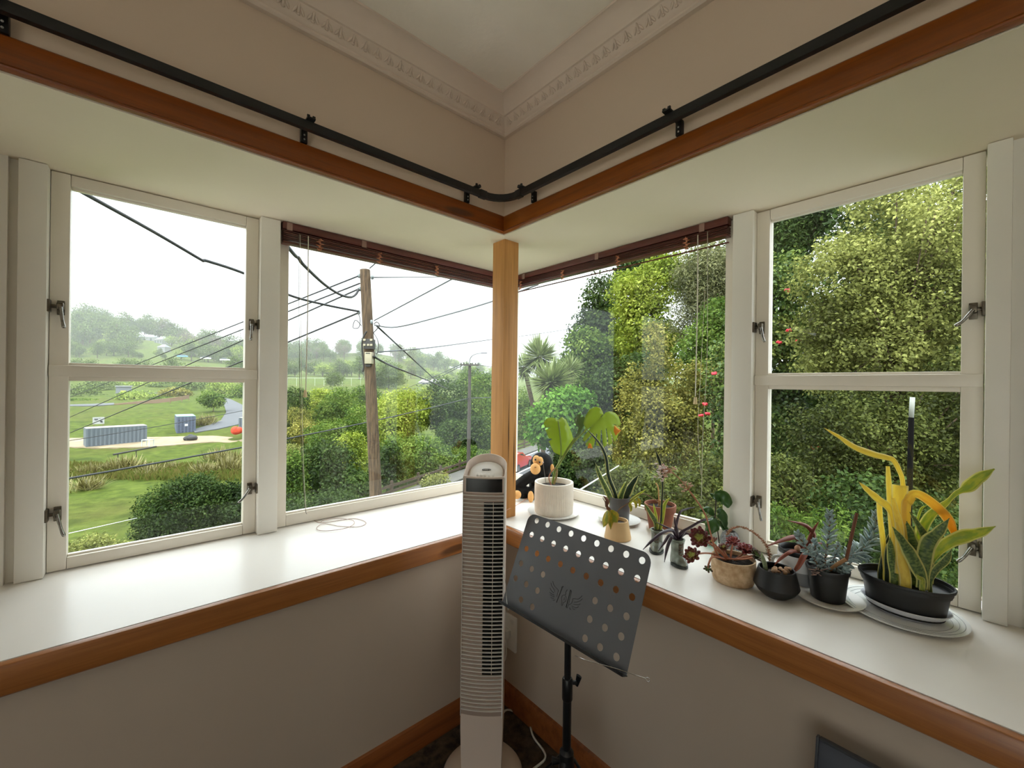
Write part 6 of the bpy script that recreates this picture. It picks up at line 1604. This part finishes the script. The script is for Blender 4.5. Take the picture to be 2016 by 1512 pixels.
def far_tree(u, d, k, s, label, group, rot):
    lat = (u-1008)/F_PX*d; g = ground(lat, d, tz(lat, d)-.3)
    o = bpy.data.objects.new('hill_tree', None); o.empty_display_size = 1; o.location = g; COL.objects.link(o); WLOC[o] = g
    for nm, me in zip(('foliage', 'trunk'), protos[k]):
        c_ = bpy.data.objects.new(nm, me); COL.objects.link(c_); c_.parent = o
    o.rotation_euler = (0, 0, rot); o.scale = (s, s, s)
    tag(o, label, 'tree', group)
rr = random.Random(77)
for i in range(92):       # wooded hill behind the villa
    f = rr.random(); u = 90+f*420
    d = rr.uniform(335, 410)
    if 258 < u < 335: d = rr.uniform(396, 415)
    k = rr.choice([0, 1, 0, 2, 3 if 300 < u < 420 else 1])
    far_tree(u, d, k, rr.uniform(1.1, 2.0), 'one of the misty trees wooding the hill above the villa', 'misty trees on the villa hill', rr.uniform(0, 6))
for i in range(38):        # belt below the villa
    u = rr.uniform(100, 500); d = rr.uniform(285, 318)
    far_tree(u, d, rr.choice([0, 2, 4, 1]), rr.uniform(.45, .6) if 255 < u < 335 else rr.uniform(.8, 1.3), 'one of the trees in the belt below the villa, above the pale field', 'tree belt below the villa', rr.uniform(0, 6))
for i in range(22):
    u = rr.uniform(100, 500); d = rr.uniform(175, 205)
    far_tree(u, d, rr.choice([0, 2, 0, 1]), rr.uniform(.6, .9), 'one of the rounded trees just above the casement transom', 'tree row above the yard', rr.uniform(0, 6))
for i in range(96):       # ridge beyond the playing field
    u = rr.uniform(545, 985); d = rr.uniform(370, 470)
    far_tree(u, d, rr.choice([3, 1, 0, 3, 1]) if 600 < u < 800 else rr.choice([0, 1, 2]), rr.uniform(1.0, 1.6), 'one of the misty trees on the ridge behind the playing field', 'misty trees on the far ridge', rr.uniform(0, 6))
for i in range(46):        # belt at the field edge
    u = rr.uniform(545, 990); d = rr.uniform(228, 300)
    far_tree(u, d, rr.choice([0, 2, 4, 1, 2]), rr.uniform(.75, 1.15), 'one of the trees edging the far side of the playing field', 'trees edging the playing field', rr.uniform(0, 6))
# tall slim norfolk pine
pt_ = at(473, 690, 330); NP = thing('norfolk_pine', pt_, 'tall tiered pine standing above the hill line', 'tree')
rs5 = np.random.RandomState(3); Pp, Tt, Nn = [], [], []
for k in range(11):
    z = 2+k*1.6; L_n = (11-k)*.32
    for j in range(26): w = rs5.uniform(0, 6.28); r_ = rs5.uniform(0, L_n); Pp.append((pt_.x+math.cos(w)*r_, pt_.y+math.sin(w)*r_, pt_.z+z)); Tt.append((math.cos(w), math.sin(w), .2)); Nn.append((0, 0, 1.))
finish('foliage', leaf_mesh('foliage', np.array(Pp), np.array(Tt), np.array(Nn), np.full(len(Pp), 1.1), .4), LM['far'], NP); MB().tube([pt_-Vector((0, 0, 3)), pt_+Vector((0, 0, 21))], [.3, .05], 6).build('trunk', BARK, NP)

# --- right side: the trees close to the house
def palm(u, v, r, d, n, label, seed, base_uv):
    rr = np.random.RandomState(seed)
    c = at(u, v, d); b = at(base_uv[0], base_uv[1], d); lat = float(np.dot(np.array(b)-CAM, _rt)); b.z = tz(lat, d)
    t = thing('cabbage_tree', b, label, 'tree', 'cabbage trees by the street'); R = r*d/F_PX
    T = rr.normal(size=(n, 3)); T[:, 2] = T[:, 2]*.8+.25; T /= np.linalg.norm(T, axis=1, keepdims=True)
    h = np.array([0, 0, 1.]); Nn = h-T*T[:, 2:3]; Nn /= np.linalg.norm(Nn, axis=1, keepdims=True)+1e-6
    P = np.array(c)+T*R*.08
    finish('leaf_head', leaf_mesh('leaf_head', P, T, Nn, R*rr.uniform(.75, 1.1, n), .085, -.02), LM['cord'], t)
    nd = n//3; w = rr.uniform(0, 6.28, nd); e = rr.uniform(-1.4, -.7, nd)
    T = np.stack([np.cos(w)*np.cos(e), np.sin(w)*np.cos(e), np.sin(e)], 1); Nn = np.stack([np.cos(w), np.sin(w), np.full(nd, .3)], 1); Nn -= T*np.sum(Nn*T, axis=1, keepdims=True); Nn /= np.linalg.norm(Nn, axis=1, keepdims=True)
    finish('dead_skirt', leaf_mesh('dead_skirt', np.array(c)+T*.05, T, Nn, R*rr.uniform(.5, .8, nd), .06, 0), LM['bare'], t)
    MB().tube(spline([b, b.lerp(c, .6), c], 4), .085, 8).build('trunk', BARK, t, smooth=3)
palm(1085, 752, 52, 14, 420, 'cabbage tree with the lowest spiky head, in front', 150, (1135, 900))
palm(1122, 728, 32, 14.6, 260, 'cabbage tree head farthest from the corner post', 151, (1140, 900))
palm(1062, 702, 46, 15.2, 420, 'cabbage tree with the highest spiky head', 152, (1130, 900))
palm(1032, 722, 32, 15.8, 260, 'cabbage tree head touching the corner post', 153, (1128, 900))
T_('tree', 'vivid bright green leafy tree below the cabbage trees', 'tree', [(1130, 800, 34, 28), (1078, 838, 32, 32), (1125, 840, 36, 36), (1105, 808, 34, 28)], 12.6, 7000, .22, LM['bright'], 160, aspect=.7)
T_('bush', 'dark ivy clad bush between street and sill plants', 'bush', [(1140, 905, 56, 60), (1110, 930, 34, 50), (1180, 930, 44, 50)], 12.5, 5600, .17, LM['dark'], 161)
T_('tree', 'dark leafy tree at the top left of the tree group', 'tree', [(1188, 590, 38, 44), (1160, 660, 40, 40), (1200, 660, 50, 60)], 24, 6000, .34, LM['dark'], 162)
T_('tree', 'mid green tree stepping down behind the cabbage trees', 'tree', [(1150, 690, 40, 34), (1190, 720, 50, 50), (1130, 740, 40, 40)], 22, 5200, .32, LM['mid'], 163)
T_('tree', 'sunlit lime tree rising behind the reflections', 'tree', [(1245, 580, 42, 44), (1295, 560, 50, 50), (1320, 525, 34, 26), (1260, 650, 60, 60), (1300, 690, 50, 50)], 19, 9000, .27, LM['lime'], 164, clump=18)
T_('tree', 'dark crown peeking above the lime tree', 'tree', [(1250, 540, 34, 26), (1285, 520, 30, 20)], 26, 2400, .36, LM['dark'], 165)
T_('tree', 'grey green feathery tree below the blind end', 'tree', [(1385, 540, 56, 60), (1420, 600, 50, 80), (1370, 620, 44, 60), (1460, 540, 50, 60)], 15, 12000, .24, LM['grey'], 166, aspect=.24)
T_('tree', 'dark tree filling in behind the feathery one', 'tree', [(1400, 560, 70, 70), (1440, 680, 60, 80)], 18, 4000, .3, LM['dark'], 178)
T_('tree', 'deep green tree behind the olive bush', 'tree', [(1220, 780, 60, 60), (1200, 860, 50, 70), (1260, 740, 46, 40)], 13, 6500, .19, LM['dark'], 167)
T_('tree', 'green tree filling the gap beside the camellia', 'tree', [(1390, 700, 50, 60), (1420, 650, 40, 60)], 11, 5000, .16, LM['mid'], 175)
T_('bush', 'tall olive yellow small leaved bush in the middle of the pane', 'bush', [(1290, 690, 26, 56), (1265, 790, 52, 70), (1330, 800, 66, 80), (1380, 760, 30, 50), (1260, 880, 60, 60), (1340, 890, 70, 60)], 8.2, 26000, .062, LM['olive'], 168, aspect=.6, clump=22, inner=.35)
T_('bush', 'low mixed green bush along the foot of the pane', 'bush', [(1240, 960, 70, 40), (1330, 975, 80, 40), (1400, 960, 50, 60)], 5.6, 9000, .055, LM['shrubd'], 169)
T_('bush', 'glossy camellia with red flowers beside the mullion', 'bush', [(1440, 760, 46, 90), (1500, 640, 60, 110), (1540, 560, 60, 50), (1550, 700, 60, 90), (1450, 880, 50, 80), (1530, 820, 60, 80)], 7.2, 22000, .075, LM['camel'], 170, clump=16)
cam_o = [o for o in bpy.data.objects if o.get('label') == 'glossy camellia with red flowers beside the mullion'][0]
REDF = M('camellia_red', (206, 44, 60), .6); rr = random.Random(5)
for (u, v) in [(1550, 572), (1534, 674), (1572, 670), (1553, 650), (1388, 796), (1393, 815), (1380, 817), (1600, 883), (1612, 880), (1406, 735), (1715, 997)]:
    c_ = at(u, v, 6.55 if u < 1500 else 6.35); m = MB()
    for k in range(7):
        w = k*.9; o_ = Vector((math.cos(w)*.02, math.sin(w)*.02, rr.uniform(-.012, .012))); m.ball(c_+o_, (.024, .024, .018), 6, 4)
    m.build('blossom', REDF, cam_o, smooth=3)
T_('shrub', 'huge pale leaved shrub filling the upper casement', 'bush', [(1660, 560, 90, 90), (1760, 470, 110, 110), (1850, 560, 100, 120), (1700, 680, 110, 100), (1830, 700, 110, 110), (1620, 690, 60, 80), (1900, 430, 90, 110), (1780, 600, 110, 110)], 5.6, 62000, .048, LM['shrub'], 171, clump=24, inner=.3, twigs=40, aspect=.62)
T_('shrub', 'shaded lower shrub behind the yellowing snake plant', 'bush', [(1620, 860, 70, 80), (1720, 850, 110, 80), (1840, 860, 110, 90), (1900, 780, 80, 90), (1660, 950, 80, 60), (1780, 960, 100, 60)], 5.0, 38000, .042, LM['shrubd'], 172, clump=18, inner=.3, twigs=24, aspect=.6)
T_('tree', 'dark feathery conifer high behind the mullion', 'tree', [(1545, 470, 46, 60), (1580, 430, 50, 40), (1530, 530, 40, 40)], 12, 8000, .24, LM['dark'], 173, aspect=.3)
T_('tree', 'shadowed tree behind the huge shrub', 'tree', [(1700, 780, 240, 200), (1860, 560, 200, 300), (1700, 560, 110, 160)], 8.5, 26000, .16, LM['dark'], 174)
T_('fern', 'fresh green ferny plants outside the lower latch', 'plant', [(1545, 1030, 34, 34), (1590, 1045, 34, 26), (1640, 1030, 34, 30)], 3.6, 1500, .046, LM['mid'], 176, aspect=.3, trunk=False)
T_('bush', 'dark ground cover under the lower casement', 'bush', [(1600, 1090, 90, 30), (1700, 1000, 90, 60), (1780, 1080, 120, 50), (1900, 1060, 80, 70)], 4.0, 9000, .05, LM['dark'], 177, trunk=False)

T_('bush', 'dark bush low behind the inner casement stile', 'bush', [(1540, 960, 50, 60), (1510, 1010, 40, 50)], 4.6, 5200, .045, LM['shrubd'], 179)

# ------------------------------------------------------------------ mist over the valley
HZ, ht_, hb = new_mat('mist'); ht_.nodes.remove(hb)
vsn = ht_.nodes.new('ShaderNodeVolumeScatter'); vsn.inputs['Color'].default_value = (.46, .47, .48, 1); vsn.inputs['Density'].default_value = .0010; vsn.inputs['Anisotropy'].default_value = 0
ht_.links.new(vsn.outputs[0], ht_.nodes['Material Output'].inputs['Volume'])
a = [ground(-900, 48, 0), ground(700, 48, 0), ground(700, 720, 0), ground(-900, 720, 0)]
m = MB(); m.v = [(p.x, p.y, -20) for p in a]+[(p.x, p.y, 130) for p in a]; m.f = [(0, 3, 2, 1), (4, 5, 6, 7), (0, 1, 5, 4), (1, 2, 6, 5), (2, 3, 7, 6), (3, 0, 4, 7)]
tag(m.build('mist', HZ), 'thin grey mist hanging over the far hills', 'mist', kind='stuff')
